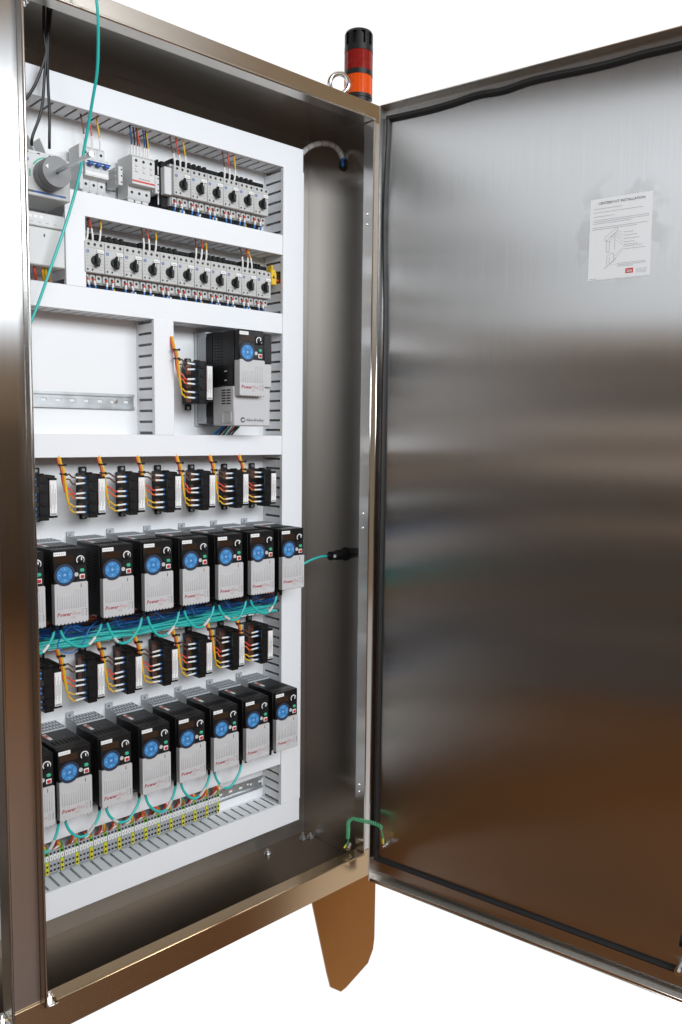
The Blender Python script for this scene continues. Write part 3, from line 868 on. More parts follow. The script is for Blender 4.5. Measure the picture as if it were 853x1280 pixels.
# ------------------------------------------------------------------ motor circuit breakers
def make_mpcb():
    t = thing('motor_breaker', 'x', 'circuit breaker', (0, 0, 0), 'grey motor circuit breakers with black knobs')
    w = .0222
    b = MB(); b.cbox(-w, w, -.066, -.0085, -.046, .046, .001); P_('base', b, 'dev_grey', t)
    b = MB(); b.cbox(-w, w, -.0835, -.0655, -.0255, .0395, .0014)
    for zz in (-.0125, .0255): b.box(-.0205, .0205, -.0838, -.0833, zz, zz+.0006, 1)
    b.box(-.0005, .0205, -.0838, -.0833, -.0065, -.0060, 1)
    for k, (x, z, wd) in enumerate(((-.0185, .008, .004), (-.0185, .002, .003), (-.0185, -.005, .0035), (.0120, .010, .004), (.0120, .003, .005), (.0125, -.004, .003), (.0100, -.019, .007))):
        b.box(x, x+wd, -.0839, -.0833, z, z+.0012, 1)
    f = P_('front_housing', b, ['dev_grey', 'mark_soft'], t)
    b = MB()
    for x in (-.0138, .0002, .0142): b.ring((x, -.0836, .0330), (0, -1, 0), .0036, .0027, .0004, 14, m=1); b.cyl((x, -.0833, .0330), (0, -1, 0), .0028, .0005, 14, 0)
    for x in (-.0165, -.0055): b.cyl((x, -.0833, -.0195), (0, -1, 0), .0021, .0006, 10, 0)
    P_('screw_holes', b, ['hole', 'mark_soft'], f)
    b = MB(); b.ring((-.0160, -.0835, .0175), (0, -1, 0), .0036, .0022, .0006, 16); b.box(-.0172, -.0148, -.0840, -.0833, .0168, .0182); P_('emblem', b, 'logo_blue', f)
    b = MB(); b.cbox(.0040, .0195, -.0870, -.0835, .0155, .0225, .0006, 0)
    for k in range(3): b.box(.0065+k*.0036, .0087+k*.0036, -.0873, -.0869, .0180, .0196, 1)
    P_('marker_tag', b, ['label_white', 'mark_soft'], f)
    b = MB(); b.cyl((0.0012, -.0835, 0), (0, -1, 0), .0102, .006, 24, r2=.0094)
    b.cbox(-.0030, .0054, -.0985, -.088, -.0135, .0125, .0018)
    b.cbox(.0012, .0030, -.0990, -.0980, .0040, .0120, .0003, 1)
    P_('rotary_knob', b, ['black', 'label_white'], t)
    b = MB()
    for x in (-.0140, .0002, .0144):
        b.cbox(x-.0062, x+.0062, -.0705, -.0655, -.0440, -.0262, .0010)
        b.cyl((x, -.0705, -.0340), (0, -1, 0), .0030, .0004, 12, 1)
    P_('terminal', b, ['dev_grey', 'hole'], t)
    return t
def make_comb():
    t = thing('busbar_comb', 'x', 'busbar', (0, 0, 0), 'black busbar combs on the motor breakers')
    b = MB(); b.cbox(-.0200, .1120, -.0640, -.040, .0462, .0560, .0015)
    for k in range(9): b.cbox(-.0170+k*.0143, -.0090+k*.0143, -.0665, -.036, .0480, .0590 if k < 7 else .052, .0010)
    P_('bar', b, 'black_soft', t)
    return t
def make_under():
    t = thing('contact_strip', 'x', 'contact strip', (0, 0, 0), 'black strips below the motor breakers')
    b = MB(); b.cbox(-.0223, .0223, -.058, -.010, -.0540, -.0464, .0010)
    P_('strip', b, 'black_soft', t); return t
MX1 = [1.0556+.045*i for i in range(6)]; MZ1 = 2.0654
MX2 = [.8389+.045*i for i in range(11)]; MZ2 = 1.8661
mp0 = make_mpcb(); mt = tree(mp0)
cb0 = make_comb(); ct = tree(cb0)
un0 = make_under(); ut = tree(un0)
def make_leads(seed):
    r = random.Random(seed)
    t = thing('breaker_leads', 'x', 'wires', (0, 0, 0), 'short leads below the motor breakers')
    for k, x in enumerate((-.0140, .0000)):
        dx = r.uniform(-.003, .005)
        b = MB()
        b.tube([(x, -.074, -.036), (x+dx*.2, -.0765, -.041)], .0023, 7, 2, smooth=False)
        b.tube([(x+dx*.2, -.0765, -.041), (x+dx*.5, -.0775, -.046), (x+dx*.7, -.077, -.050)], .0023, 7, 1)
        b.tube([(x+dx*.7, -.077, -.050), (x+dx*1.1, -.0755, -.058), (x+dx*1.5, -.064, -.072)], .0021, 6, 0)
        P_('wire', b, [('w_lblue', 'w_lblue')[k], 'w_white', 'red'], t)
    for k, x in enumerate((.006, .014)):
        if r.random() < .25: continue
        b = MB(); dx = r.uniform(-.004, .004)
        b.tube([(x, -.066, -.052), (x+dx, -.067, -.060), (x+dx*1.5, -.060, -.076)], .0022, 7, 0)
        P_('wire', b, 'w_white', t)
    if r.random() < .6:
        b = MB(); b.tube([(.002, -.075, -.052), (.006, -.073, -.062), (.008, -.06, -.076)], .0015, 6); P_('wire', b, 'w_yellow', t)
    return t
lt = [tree(make_leads(s)) for s in range(5)]
lused = set()
mfirst = cfirst = ufirst = True
for row, xs, z, nm in ((1, MX1, MZ1, 'top row of six'), (2, MX2, MZ2, 'second row of eleven')):
    for i, x in enumerate(xs):
        loc = (x, YP, z)
        pos = f'{ORD[i]} from left'
        lab = f'grey motor breaker with black knob, {pos} in the {nm}'
        if mfirst: mp0.location = loc; mp0['label'] = lab; mfirst = False
        else: dup(mt, loc, lab)
        lab = f'black contact strip under the breaker {pos} in the {nm}'
        if ufirst: un0.location = loc; un0['label'] = lab; ufirst = False
        else: dup(ut, loc, lab)
        k = (i*2+row) % 5
        lab = f'blue and white leads below the breaker {pos} in the {nm}'
        if k not in lused: lt[k][0].location = loc; lt[k][0]['label'] = lab; lused.add(k)
        else: dup(lt[k], loc, lab)
        if i % 3 == 0:
            lab = f'black busbar comb above the breaker {pos} in the {nm}'
            if cfirst: cb0.location = loc; cb0['label'] = lab; cfirst = False
            elif i == 9:
                o = dup(ct, loc, lab); o.scale = (.62, 1, 1)
            else: dup(ct, loc, lab)
            rr = random.Random(i+row*31)
            t = thing('feed_wires', f'brown, red and yellow wires above breaker {pos}, {nm}', 'wires', loc, 'feed wires above the motor breakers')
            top = (2.171 if row == 1 else 1.956)-z
            for c, xx in zip(('w_brown', 'w_red', 'w_yellow'), (-.0140, .0002, .0144)):
                dx = rr.uniform(-.006, .010)
                b = MB()
                b.tube([(xx, -.074, .040), (xx+dx*.2, -.076, .050), (xx+dx*.5, -.074, .067)], .0021, 7, 1)
                b.tube([(xx+dx*.5, -.074, .067), (xx+dx*.8, -.071, .076), (xx+dx, -.062, top+.004), (xx+dx, -.05, top+.02)], .0017, 6, 0)
                P_('wire', b, [c, 'w_white'], t)
# side adapter and clamp left of the top row, yellow clamp at the end of the second row
t = thing('end_module', 'black and grey side module left of the six motor breakers', 'side module', (MX1[0]-.0445, YP, MZ1))
b = MB(); b.cbox(.0040, .0215, -.058, -.0085, -.052, .050, .0015, 0); b.cbox(-.0005, .0035, -.050, -.0085, -.052, .054, .001, 0); P_('frame', b, 'black_soft', t)
b = MB(); b.cbox(.0025, .0216, -.076, -.0586, -.026, .034, .0012); P_('contact_block', b, 'dev_light', t)
b = MB(); b.box(.0002, .0030, -.0506, -.0500, -.045, -.020); b.box(.0002, .0030, -.0506, -.0500, .020, .038); P_('sticker', b, 'label_white', t)
def end_clamp(x, z, label, m='dev_light', h=.040, d=.062):
    t = thing('end_clamp', label, 'end clamp', (x, YP, z))
    b = MB(); b.cbox(-.0055, .0055, -d, -.0085, -h/2, h/2, .0012)
    for k in range(3): b.cbox(-.0068, .0068, -d+.010, -.020, -h/2+.004+k*h*.33, -h/2+.0095+k*h*.33, .0006)
    P_('clamp_body', b, m, t)
    b = MB()
    for k in range(3): b.cyl((.002, -d, -h*.33+k*h*.33), (0, -1, 0), .0016, .0008, 8)
    P_('clamp_screw', b, 'hole', t)
    return t
end_clamp(.9130, 2.060, 'pale grey end clamp between the blue-lever breaker and the red-striped device')
end_clamp(1.0035, 2.060, 'pale grey end clamp left of the six motor breakers')
t = thing('yellow_clamp', 'small yellow clamp with warning mark at the right end of the eleven breakers', 'end clamp', (1.3275, YP, 1.898))
b = MB(); b.cbox(-.011, .004, -.078, -.0085, -.020, .018, .0015, 0); b.cbox(.0045, .0125, -.070, -.0085, -.018, .012, .0012, 0); b.cbox(-.0105, -.0055, -.0785, -.060, .018, .028, .001, 0)
b.prism([(-.0075, -.004), (.0005, -.004), (-.0035, .004)], lambda p, q, h: (p, h, q), -.0786, -.0779, 1)
b.cbox(.0046, .0126, -.0688, -.050, .0118, .018, .001, 1)
P_('clamp_body', b, ['yellow_plastic', 'black_soft'], t)

# ------------------------------------------------------------------ three-pole breaker with blue lever
def pole_profile():
    return [(-.0085, -.046), (-.046, -.046), (-.050, -.040), (-.050, -.022), (-.066, -.018), (-.066, .020), (-.050, .024), (-.050, .043), (-.044, .048), (-.0085, .048)]
t = thing('miniature_breaker', 'pale grey three-pole breaker with a blue lever near the teal cable', 'circuit breaker', (.8540, YP-.004, 2.060))
for k in range(3):
    x = -.0265+k*.0178
    b = MB(); b.prism(pole_profile(), lambda p, q, h: (h, p, q), x, x+.0172)
    pole = P_('pole', b, 'dev_light', t)
    b = MB()
    for z in (.034, -.031): b.cyl((x+.0086, -.0500, z), (0, -1, 0), .0030, .0006, 12)
    P_('terminal_screw', b, 'hole', pole)
    b = MB(); b.cbox(x+.0035, x+.0137, -.0470, -.040, -.0530, -.0455, .001); P_('terminal_tab', b, 'dev_light', pole)
    b = MB(); b.cbox(x+.003, x+.0142, -.079, -.0655, .002, .0085, .0016); P_('lever', b, 'blue_lever', pole)
b = MB(); b.cbox(-.0265, .0265, -.0785, -.073, .0082, .0100, .0006); P_('lever_bar', b, 'blue_lever', t)
b = MB(); b.cbox(-.026, .026, -.0664, -.0655, -.0150, -.0075, .0003); P_('marking_strip', b, 'label_white', t)
b = MB(); b.cbox(-.0360, -.0270, -.058, -.0085, -.046, .046, .0012)
b.cbox(-.0362, -.028, -.061, -.057, -.012, .012, .001); P_('auxiliary_contact', b, 'dev_light', t)
t = thing('feed_wires', 'brown, red and yellow wires entering the blue-lever breaker from above', 'wires', (.8540, YP-.004, 2.060))
for c, x in zip(('w_brown', 'w_red', 'w_yellow'), (-.018, -.0002, .0176)):
    b = MB(); b.tube([(x, -.046, .046), (x, -.048, .058), (x-.001, -.047, .070)], .0022, 7, 1); b.tube([(x-.001, -.047, .070), (x-.002, -.046, .085), (x-.006, -.042, .115), (x-.006, -.036, .128)], .0018, 6, 0); P_('wire', b, [c, 'w_white'], t)

# ------------------------------------------------------------------ red-striped device
t = thing('surge_device', 'pale grey three-pole device with a red stripe across its front', 'circuit breaker', (.9600, YP-.004, 2.062))
b = MB(); b.prism([(-.0085, -.044), (-.050, -.044), (-.054, -.038), (-.054, -.0165), (-.074, -.0165), (-.074, .040), (-.066, .046), (-.0085, .046)], lambda p, q, h: (h, p, q), -.0275, .0275)
bd = P_('housing', b, 'dev_light', t)
b = MB(); b.box(-.0270, .0270, -.0746, -.0739, -.0120, -.0085); P_('red_stripe', b, 'red', bd)
b = MB()
for k in range(3):
    x = -.0180+k*.018
    b.cyl((x, -.074, .033), (0, -1, 0), .0031, .0006, 14); b.cyl((x, -.054, -.030), (0, -1, 0), .0031, .0006, 14)
P_('terminal_screw', b, 'hole', bd)
b = MB()
for k in range(3):
    for z, w in ((.020, .0035), (.009, .0045)): b.cbox(-.0200+k*.018, -.0155+k*.018+w*.3, -.0762, -.0735, z, z+.0045, .0008, 0); 
    b.box(-.0215+k*.018, -.0190+k*.018, -.0743, -.0738, .0150, .0162, 1)
for k in range(4): b.box(-.012+k*.0072, -.0070+k*.0072, -.0743, -.0738, -.0055, -.0030, 1)
P_('indicator', b, ['dev_light', 'mark_soft'], bd)
b = MB()
for k in range(3): b.cbox(-.0255+k*.018, -.0105+k*.018, -.0500, -.030, -.0500, -.0442, .001)
P_('terminal_tab', b, 'dev_light', bd)
t = thing('feed_wires', 'dark, red and yellow wires entering the red-striped device from above', 'wires', (.9600, YP-.004, 2.062))
for c, x, dx in (('w_blue', -.024, .004), ('w_black', -.018, .006), ('w_brown', -.010, .005), ('w_red', -.002, -.001), ('w_blue', .006, .006), ('w_black', .0115, .006), ('w_yellow', .018, .001)):
    b = MB(); b.tube([(x, -.062, .044), (x+dx*.2, -.064, .054), (x+dx*.4, -.063, .067)], .0021, 7, 1); b.tube([(x+dx*.4, -.063, .067), (x+dx*.8, -.060, .082), (x+dx, -.052, .108), (x+dx, -.046, .122)], .0017, 6, 0); P_('wire', b, [c, 'w_white'], t)
b = MB(); b.tube([(.9350, YP-.05, 2.014), (.9345, YP-.051, 2.008), (.9342, YP-.05, 1.996)], .0022, 7)
tag(P_('ground_lead', b, 'w_green', None), 'short green lead dropping from the red-striped device into the duct', 'wires')

# ------------------------------------------------------------------ main disconnect with rotary shaft, device below
t = thing('main_disconnect', 'pale grey disconnect switch with dark rotary coupling and long shaft beside the post', 'disconnect switch', (.716, YP, 2.008))
b = MB(); b.cbox(-.056, .0580, -.1120, -.0085, -.041, .040, .002); hs = P_('housing', b, 'dev_light', t)
b = MB(); b.cbox(-.056, .0585, -.0900, -.0085, .0402, .052, .0015)
for k in range(5): b.cyl((-.044+k*.0235, -.0900, .0450), (0, -1, 0), .0038, .0008, 14, 1)
P_('terminal_row', b, ['dev_light', 'hole'], t)
for x in (-.0265, -.003, .0205):
    b = MB(); b.prism([(-.085, .0522), (-.055, .090), (-.0085, .090), (-.0085, .0522)], lambda p, q, h: (h, p, q), x, x+.0016); P_('phase_barrier', b, 'label_white', t)
b = MB(); b.box(-.040, .0480, -.1127, -.1118, -.0350, -.0315, 0); b.box(-.030, -.018, -.1130, -.1118, -.0352, -.0312, 1); P_('marking_strip', b, ['blue_lever', 'mark'], hs)
b = MB(); b.ring((.012, -.1121, .001), (0, -1, 0), .0355, .0325, .0006, 28, rad(100), rad(150), ref=(1, 0, 0)); b.box(-.0265, -.0235, -.1127, -.1118, -.006, .008); P_('position_arc', b, 'green', hs)
b = MB(); b.ring((-.030, -.1121, .026), (0, -1, 0), .0038, .002, .0006, 14); P_('emblem', b, 'logo_blue', hs)
b = MB(); b.cyl((.012, -.112, .001), (0, -1, 0), .0305, .022, 32); b.cyl((.012, -.134, .001), (0, -1, 0), .0290, .002, 32); b.cyl((.012, -.136, .001), (0, -1, 0), .0305, .018, 32, r2=.0290)
kn = P_('rotary_coupling', b, 'knob_grey', t)
b = MB(); b.prism([(.0060, .006), (.0060, -.003), (.0000, .0015)], lambda p, q, h: (p-.012, h, q+.006), -.1546, -.1539); P_('arrow_mark', b, 'label_white', kn)
b = MB(); b.tube([(.012, -.153, .001), (.0122, -.220, .0015), (.0128, -.2900, .0020)], .0040, 4, smooth=False); b.cyl((.0128, -.2860, .0020), (0, -1, 0), .0050, .010, 8); P_('shaft', b, 'zinc', kn)
t = thing('power_supply', 'plain pale grey terminal cover box under the disconnect switch', 'power supply', (.706, YP, 1.885))
b = MB(); b.cbox(-.056, .0560, -.1080, -.0006, -.050, .024, .002); P_('cover', b, 'dev_light', t)
b = MB(); b.cbox(-.056, .0560, -.1100, -.0006, .0250, .0520, .002, 0)
for k in range(4): b.box(-.030+k*.011, -.0225+k*.011, -.1104, -.1098, .040, .046, 1)
for k in range(6): b.box(-.048+k*.016, -.042+k*.016, -.1103, -.1098, .0320, .0330, 2)
P_('marking_band', b, ['dev_light', 'label_white', 'mark_soft'], t)
b = MB()
for x in (-.035, .012): b.cbox(x, x+.0025, -.1087, -.1075, .006, .012, .0003)
P_('slot', b, 'hole', t)
t = thing('lead_bundle', 'red and yellow leads below the pale grey terminal box beside the post', 'wires')
for c, u, du in (('w_red', 43, 3), ('w_yellow', 53, 2), ('w_yellow', 57, 1), ('w_yellow', 61, 1), ('w_orange', 63, -2)):
    b = MB(); b.tube([PX(u, 332, 1.665), PX(u+du*.4, 342, 1.668), PX(u+du, 356, 1.70)], .0028, 7); P_('wire', b, c, t)

# ------------------------------------------------------------------ terminal blocks
def make_terminal(col, front):
    t = thing('terminal_block', 'x', 'terminal block', (0, 0, 0), 'row of terminal blocks on the lower rail')
    w = .0041
    prof = [(-.0085, -.040), (-.050, -.040), (-.058, -.034), (-.0600, -.012), (-.0600, .009), (-.056, .021), (-.046, .027), (-.0085, .027)]
    b = MB(); b.prism(prof, lambda p, q, h: (h, p, q), -w, w, 0)
    if front != col:
        b.box(-w+.0005, w-.0005, -.0612, -.0595, -.033, -.006, 1)
    bd = P_('body', b, [col, front] if front != col else col, t)
    b = MB()
    for z in (-.027, -.0155, .0125):
        b.cyl((0, -.0594, z), (0, -1, 0), .0026, .0022 if front != col else .0010, 10)
    P_('clamp_hole', b, 'hole', bd)
    b = MB(); b.cbox(-w+.0004, w-.0004, -.0622, -.0590, -.0030, .0085, .0005, 0)
    b.box(-.0006, .0008, -.0625, -.0620, .0000, .0055, 1)
    P_('marker', b, ['label_white', 'mark'], t)
    return t
tg = tree(make_terminal('term_grey', 'term_grey')); tgy = tree(make_terminal('gy_green', 'gy_yellow'))
TG = [.714+.03455*k for k in range(14)]
ug = ugy = False
for k, xg in enumerate(TG):
    for j in range(4):
        x = xg-(3-j)*.00845
        if x < .64: continue
        loc = (x, YP, .5725)
        nth = 'leftmost' if k == 0 else ('rightmost' if k == 13 else f'{ORD[k]} from left')
        if j == 3:
            lab = f'green and yellow ground terminal block, {nth} in the row'
            src, flag = tgy, ugy
            if not ugy: src[0].location = loc; src[0]['label'] = lab; ugy = True; continue
        else:
            lab = f'grey terminal block, {["left", "middle", "right"][j]} of the three in the {nth} terminal set'
            src = tg
            if not ug: src[0].location = loc; src[0]['label'] = lab; src[0]['group'] = f'grey terminal blocks of set {ORD[k]} from left'; ug = True; continue
        dup(src, loc, lab, f'grey terminal blocks of set {ORD[k]} from left' if j < 3 else 'green and yellow ground terminal blocks')
    r = random.Random(k+50)
    t = thing('terminal_wires', f'mixed coloured wires above the terminal set {"leftmost" if k == 0 else "rightmost" if k == 13 else ORD[k]+" from left"}', 'wires', (xg, YP, .5725), 'wires dropping to the terminal blocks')
    jx = r.uniform(-.004, .004)
    for c, dx in (('w_brown', -.018), ('w_red', -.013), ('w_orange', -.008), ('w_yellow', -.003), ('w_green', .003), ('w_red', -.020), ('w_orange', .001), ('w_white', -.011)):
        if c == 'w_green' and r.random() < .5: continue
        e = dx*.4-.010+jx
        b = MB(); b.tube([(dx-.004, -.0560, .018), (dx*.8-.006+jx*.3, -.068+r.uniform(-.006, .004), .031), (e, -.070+r.uniform(-.006, .005), .046), (e+.002, -.055, .062)], .0023, 6); P_('wire', b, c, t)
    b = MB(); b.tube([(-.024, -.0560, .018), (-.020, -.070, .027), (-.010, -.068, .029), (-.004, -.0560, .020)], .0022, 6); P_('jumper', b, 'w_white', t)

# ------------------------------------------------------------------ network cables
def cable(name, pts, r, m, label, group=None, printed=None, n=8):
    t = thing(name, label, 'network cable' if m == 'teal' else 'cable', (0, 0, 0), group)
    b = MB(); b.tube(pts, r, n, sub=7); P_('sheath', b, m, t)
    if printed:
        P = spline(pts, 7); n0 = int(len(P)*printed[0]); n1 = int(len(P)*printed[1])
        b = MB(); b.tube(P[n0:n1], r+.0005, n, smooth=False, cap=False); P_('wrap_label', b, 'clear_wrap', t)
    return t
for row, xs, z0, nm in ((1, R1X, R1Z, 'upper'), (2, R2X, R2Z, 'lower')):
    for i in range(len(xs)-1):
        if row == 2 and i == 6: continue
        r = random.Random(i*7+row)
        xa, xb = xs[i]-.036-.0045, xs[i+1]-.036-.0205
        y0 = YP-.1309
        zt = z0-.021
        drop = .044+r.uniform(-.006, .006)
        w = xb-xa; sk = r.uniform(-.1, .1)
        pts = [(xa, y0, zt+.006), (xa+.0005, y0-.001, zt-.006), (xa+w*.10, y0-.004, zt-drop*.55), (xa+w*(.32+sk*.4), y0-.008, zt-drop*.93), (xa+w*(.60+sk*.4), y0-.008, zt-drop*.95), (xa+w*.88, y0-.004, zt-drop*.50), (xb-.0005, y0-.001, zt-.006), (xb, y0, zt+.006)]
        pr = (.58, .68) if i % 3 != 2 else (.32, .42)
        cable('patch_cable', pts, .0031, 'teal', f'teal patch cable looping between {ORD[i]} and {ORD[i+1]} drives of the {nm} row', 'teal patch cables looping between drives', pr)
# cables lying in the uncovered duct
for k in range(9):
    r = random.Random(k+11)
    y, z = 1.6725+.008*(k % 4)+r.uniform(-.002, .002), 1.0475+.0058*(k//2 % 4)+r.uniform(-.002, .002)
    xe = 1.335-.02*(k % 3)
    pts = [(XD0+.02+i*(xe-XD0-.02)/9, y+r.uniform(-.003, .003), z+r.uniform(-.004, .004)+(.016*(1-((i-6)/3)**2) if k == 2 and 3 < i < 9 else 0)) for i in range(10)]
    cable('trunk_cable', pts, .0033, 'teal', 'teal network cable lying in the uncovered duct below the upper drives', 'teal cables lying in the uncovered duct')
for k in range(21):
    r = random.Random(k+311)
    y, z = 1.678+.005*(k % 5), 1.068+.0055*(k % 7)+r.uniform(-.002, .003)
    pts = [(XD0+.02+i*(.735)/9, y+r.uniform(-.006, .006), z+r.uniform(-.012, .010)) for i in range(10)]
    b = MB(); b.tube(pts, .0019, 6, sub=4)
    tag(P_('control_wire', b, ('w_blue', 'w_blue', 'w_lblue', 'w_brown', 'w_blue', 'w_black', 'w_orange')[k % 7], None), f'{("thin dark blue", "thin dark blue", "thin light blue", "thin brown", "thin dark blue", "thin black", "thin orange")[k % 7]} wire lying among the teal cables in the uncovered duct', 'wire', f'{("dark blue", "dark blue", "light blue", "brown", "dark blue", "black", "orange")[k % 7]} wires lying in the uncovered duct')
# blue control wires looping from the upper drives into the duct
for i in range(7):
    r = random.Random(i+77)
    x = R1X[i]-.036
    t = thing('control_leads', f'thin blue control leads under the {ORD[i]} upper drive from left', 'wires', (x, 0, 0), 'blue control leads under the upper drives')
    for k in range(3):
        x0 = .008+.007*k
        b = MB(); b.tube([(x0, 1.635, R1Z+.002), (x0+.004, 1.632, R1Z-.014), (x0+.020+r.uniform(0, .02), 1.650, R1Z-.034-r.uniform(0, .012)), (x0+.050+r.uniform(0, .03), 1.676, R1Z-.046), (x0+.085, 1.695, R1Z-.050)], .0014, 6); P_('wire', b, 'w_lblue' if k == 1 else 'w_blue', t)
    # power leads behind
    for k, c in enumerate(('w_brown', 'w_orange', 'w_yellow')):
        b = MB(); b.tube([(-.02+.01*k, 1.690, R1Z+.004), (-.02+.012*k, 1.688, R1Z-.012), (-.01+.016*k, 1.695, R1Z-.03)], .0020, 6); P_('wire', b, c, t)
# a blue loop hanging out of the duct at the left
b = MB(); b.tube([PX(88, 783, 1.63), PX(80, 792, 1.635), PX(72, 806, 1.64), PX(80, 815, 1.64), PX(92, 815, 1.64), PX(104, 803, 1.64), PX(112, 786, 1.645), PX(122, 776, 1.66)], .0015, 6)
tag(P_('control_wire', b, 'w_lblue', None), 'loose light blue wire looping out of the duct under the second upper drive', 'wire')

# wires inside the tall vertical duct, seen through its slots
for k in range(9):
    r = random.Random(k+900)
    b = MB(); x = 1.362+.0055*k; y = 1.684+.011*(k % 4)
    z0_, z1_ = (.66, 2.15) if k % 2 else (.75, 1.92)
    b.tube([(x+r.uniform(-.003, .003), y, z0_+(z1_-z0_)*i/7) for i in range(8)], .0026, 6, sub=3)
    c = ('w_brown', 'w_orange', 'w_blue', 'w_yellow', 'w_black', 'w_blue', 'w_brown', 'teal', 'w_red')[k]
    tag(P_('riser_wire', b, c, None), f'{("brown", "orange", "blue", "yellow", "black", "blue", "brown", "teal", "red")[k]} wire running up inside the tall right-hand duct', 'wire', f'{("brown", "orange", "blue", "yellow", "black", "blue", "brown", "teal", "red")[k]} wires inside the tall duct')
t = thing('lead_bundle', 'red and yellow leads entering the right-hand duct beside the yellow clamp', 'wires')
for k, c in enumerate(('w_red', 'w_yellow', 'w_brown', 'w_red', 'w_orange')):
    b = MB(); b.tube([(1.322+.002*k, 1.688+.006*k, 1.885+.002*k), (1.340, 1.688+.007*k, 1.893+.003*k), (1.362, 1.690+.006*k, 1.889-.002*k), (1.378, 1.695+.004*k, 1.865)], .0025, 7); P_('wire', b, c, t)

# black supply cables hanging from the roof, left
paths = [[(53, -40, 1.63), (55, 0, 1.63), (55, 40, 1.635), (57, 68, 1.64), (46, 102, 1.65), (33, 124, 1.655)],
         [(60, -40, 1.63), (60, 0, 1.63), (59, 50, 1.635), (56, 95, 1.645), (52, 138, 1.655), (41, 170, 1.662), (40, 182, 1.668)],
         [(66, -40, 1.625), (65, 0, 1.625), (61, 45, 1.632), (60, 95, 1.645), (62, 140, 1.655), (62, 174, 1.662), (62, 186, 1.668)]]
for k, pth in enumerate(paths):
    cable('supply_cable', [PX(*q) for q in pth], .0030, 'w_black', ['black cable hanging from the roof and bending left behind the post', 'black cable hanging from the roof to the left disconnect terminal', 'black cable hanging from the roof to the terminal behind the rotary coupling'][k], 'black supply cables hanging from the roof')
# long teal cable hanging in front
cable('network_cable', [PX(u, v, y) for u, v, y in ((119, -60, 1.47), (119, -25, 1.475), (121, 0, 1.48), (123, 30, 1.49), (122, 85, 1.52), (116, 125, 1.55), (108, 172, 1.58), (98, 225, 1.60), (84, 275, 1.612), (66, 328, 1.62), (47, 382, 1.63), (28, 428, 1.64), (10, 470, 1.66))], .0030, 'teal', 'long teal network cable hanging diagonally in front of the upper left devices')

# corrugated cable loop at the top right
t = thing('spiral_wrapped_cable', 'grey spiral-wrapped cable arching from the top duct to the right wall', 'cable')
pts = [PX(374, 196, 1.715), PX(384, 186, 1.712), PX(397, 180, 1.706), PX(412, 180, 1.700), PX(423, 187, 1.694), PX(429, 199, 1.690), Vector((1.5735, 1.690, 2.228))]
S = spline(pts, 8)
b = MB(); b.tube(S[:-9], .0072, 10, smooth=False); P_('sheath', b, 'clear_wrap', t)
for i in range(3, len(S)-11, 5):
    d = (S[i+1]-S[i-1]).normalized()
    b = MB(); b.ring(S[i]-d*.0006, (d+Vector((.35, 0, .2))).normalized(), .0078, .0066, .0013, 14); P_('wrap_turn', b, 'mark', t)
b = MB()
for k in range(5):
    o_ = Vector((0, .004*math.cos(k*1.26), .004*math.sin(k*1.26)))
    b.tube([S[-12]+o_*.8, S[-6]+o_*1.5, S[-1]+o_*1.2], .0030, 6)
P_('inner_wires', b, 'w_lblue', t)
b = MB(); b.ring((1.5745, 1.690, 2.228), (-1, 0, 0), .015, .008, .004, 20); P_('grommet', b, 'rubber', t)

# bulkhead network socket on the side wall
t = thing('bulkhead_connector', 'black bulkhead network connector with a teal cable on the right wall', 'connector', (1.5748, 1.663, 1.172))
b = MB(); b.cyl((0, 0, 0), (-1, 0, 0), .0185, .004, 28); b.cyl((-.004, 0, 0), (-1, 0, 0), .0165, .016, 6); b.cyl((-.020, 0, 0), (-1, 0, 0), .0145, .018, 24, r2=.0135); P_('gland', b, 'black_soft', t)
b = MB(); b.cyl((-.038, 0, 0), (-1, 0, 0), .0125, .022, 20, r2=.0125); b.cyl((-.060, 0, 0), (-1, 0, 0), .0075, .012, 14, r2=.0052); P_('plug', b, 'black', t)
b = MB(); b.cbox(-.058, -.049, -.0136, -.0118, -.004, .004, .0006); P_('latch', b, 'dev_grey', t)
b = MB(); b.tube([(-.070, 0, 0), (-.090, .002, .001), (-.125, .006, -.006), (-.165, .010, -.022), (-.20, .014, -.045)], .0032, 8); P_('cable', b, 'teal', t)

# green coiled bonding lead between cabinet and door
t = thing('coiled_ground_lead', 'green coiled ground lead bridging cabinet and open door near the hinge', 'cable')
A0 = Vector((1.486, 1.545, .394)); C0 = door_pt(.045, .024, .421)
path = [A0+Vector((-.006, -.004, .010)), A0+Vector((-.009, -.006, .026)), A0+Vector((-.012, -.010, .055)), A0+Vector((-.016, -.014, .078)), A0+Vector((-.010, -.020, .088)), A0+Vector((.004, -.035, .086)), C0+Vector((-.012, .012, .062)), C0+Vector((.000, .002, .046))]
S = spline(path, 30)
L = [0]
for i in range(1, len(S)): L.append(L[-1]+(S[i]-S[i-1]).length)
tot = L[-1]
hp, t_ = [], None
nt_, per = 27, 12
for k in range(nt_*per):
    s = tot*(.10+.87*k/(nt_*per))
    i = max(j for j in range(len(L)) if L[j] <= s)
    i = min(i, len(S)-2)
    p = S[i].lerp(S[i+1], (s-L[i])/max(1e-9, L[i+1]-L[i]))
    d = (S[min(i+2, len(S)-1)]-S[max(i-1, 0)]).normalized()
    if t_ is None: t_ = d.orthogonal().normalized()
    t_ = (t_-d*t_.dot(d)).normalized(); w_ = d.cross(t_)
    a = 2*math.pi*k/per
    hp.append(p+t_*(.0043*math.cos(a))+w_*(.0043*math.sin(a)))
b = MB(); b.tube(hp, .0015, 5, smooth=False); P_('coil', b, 'coil_green', t)
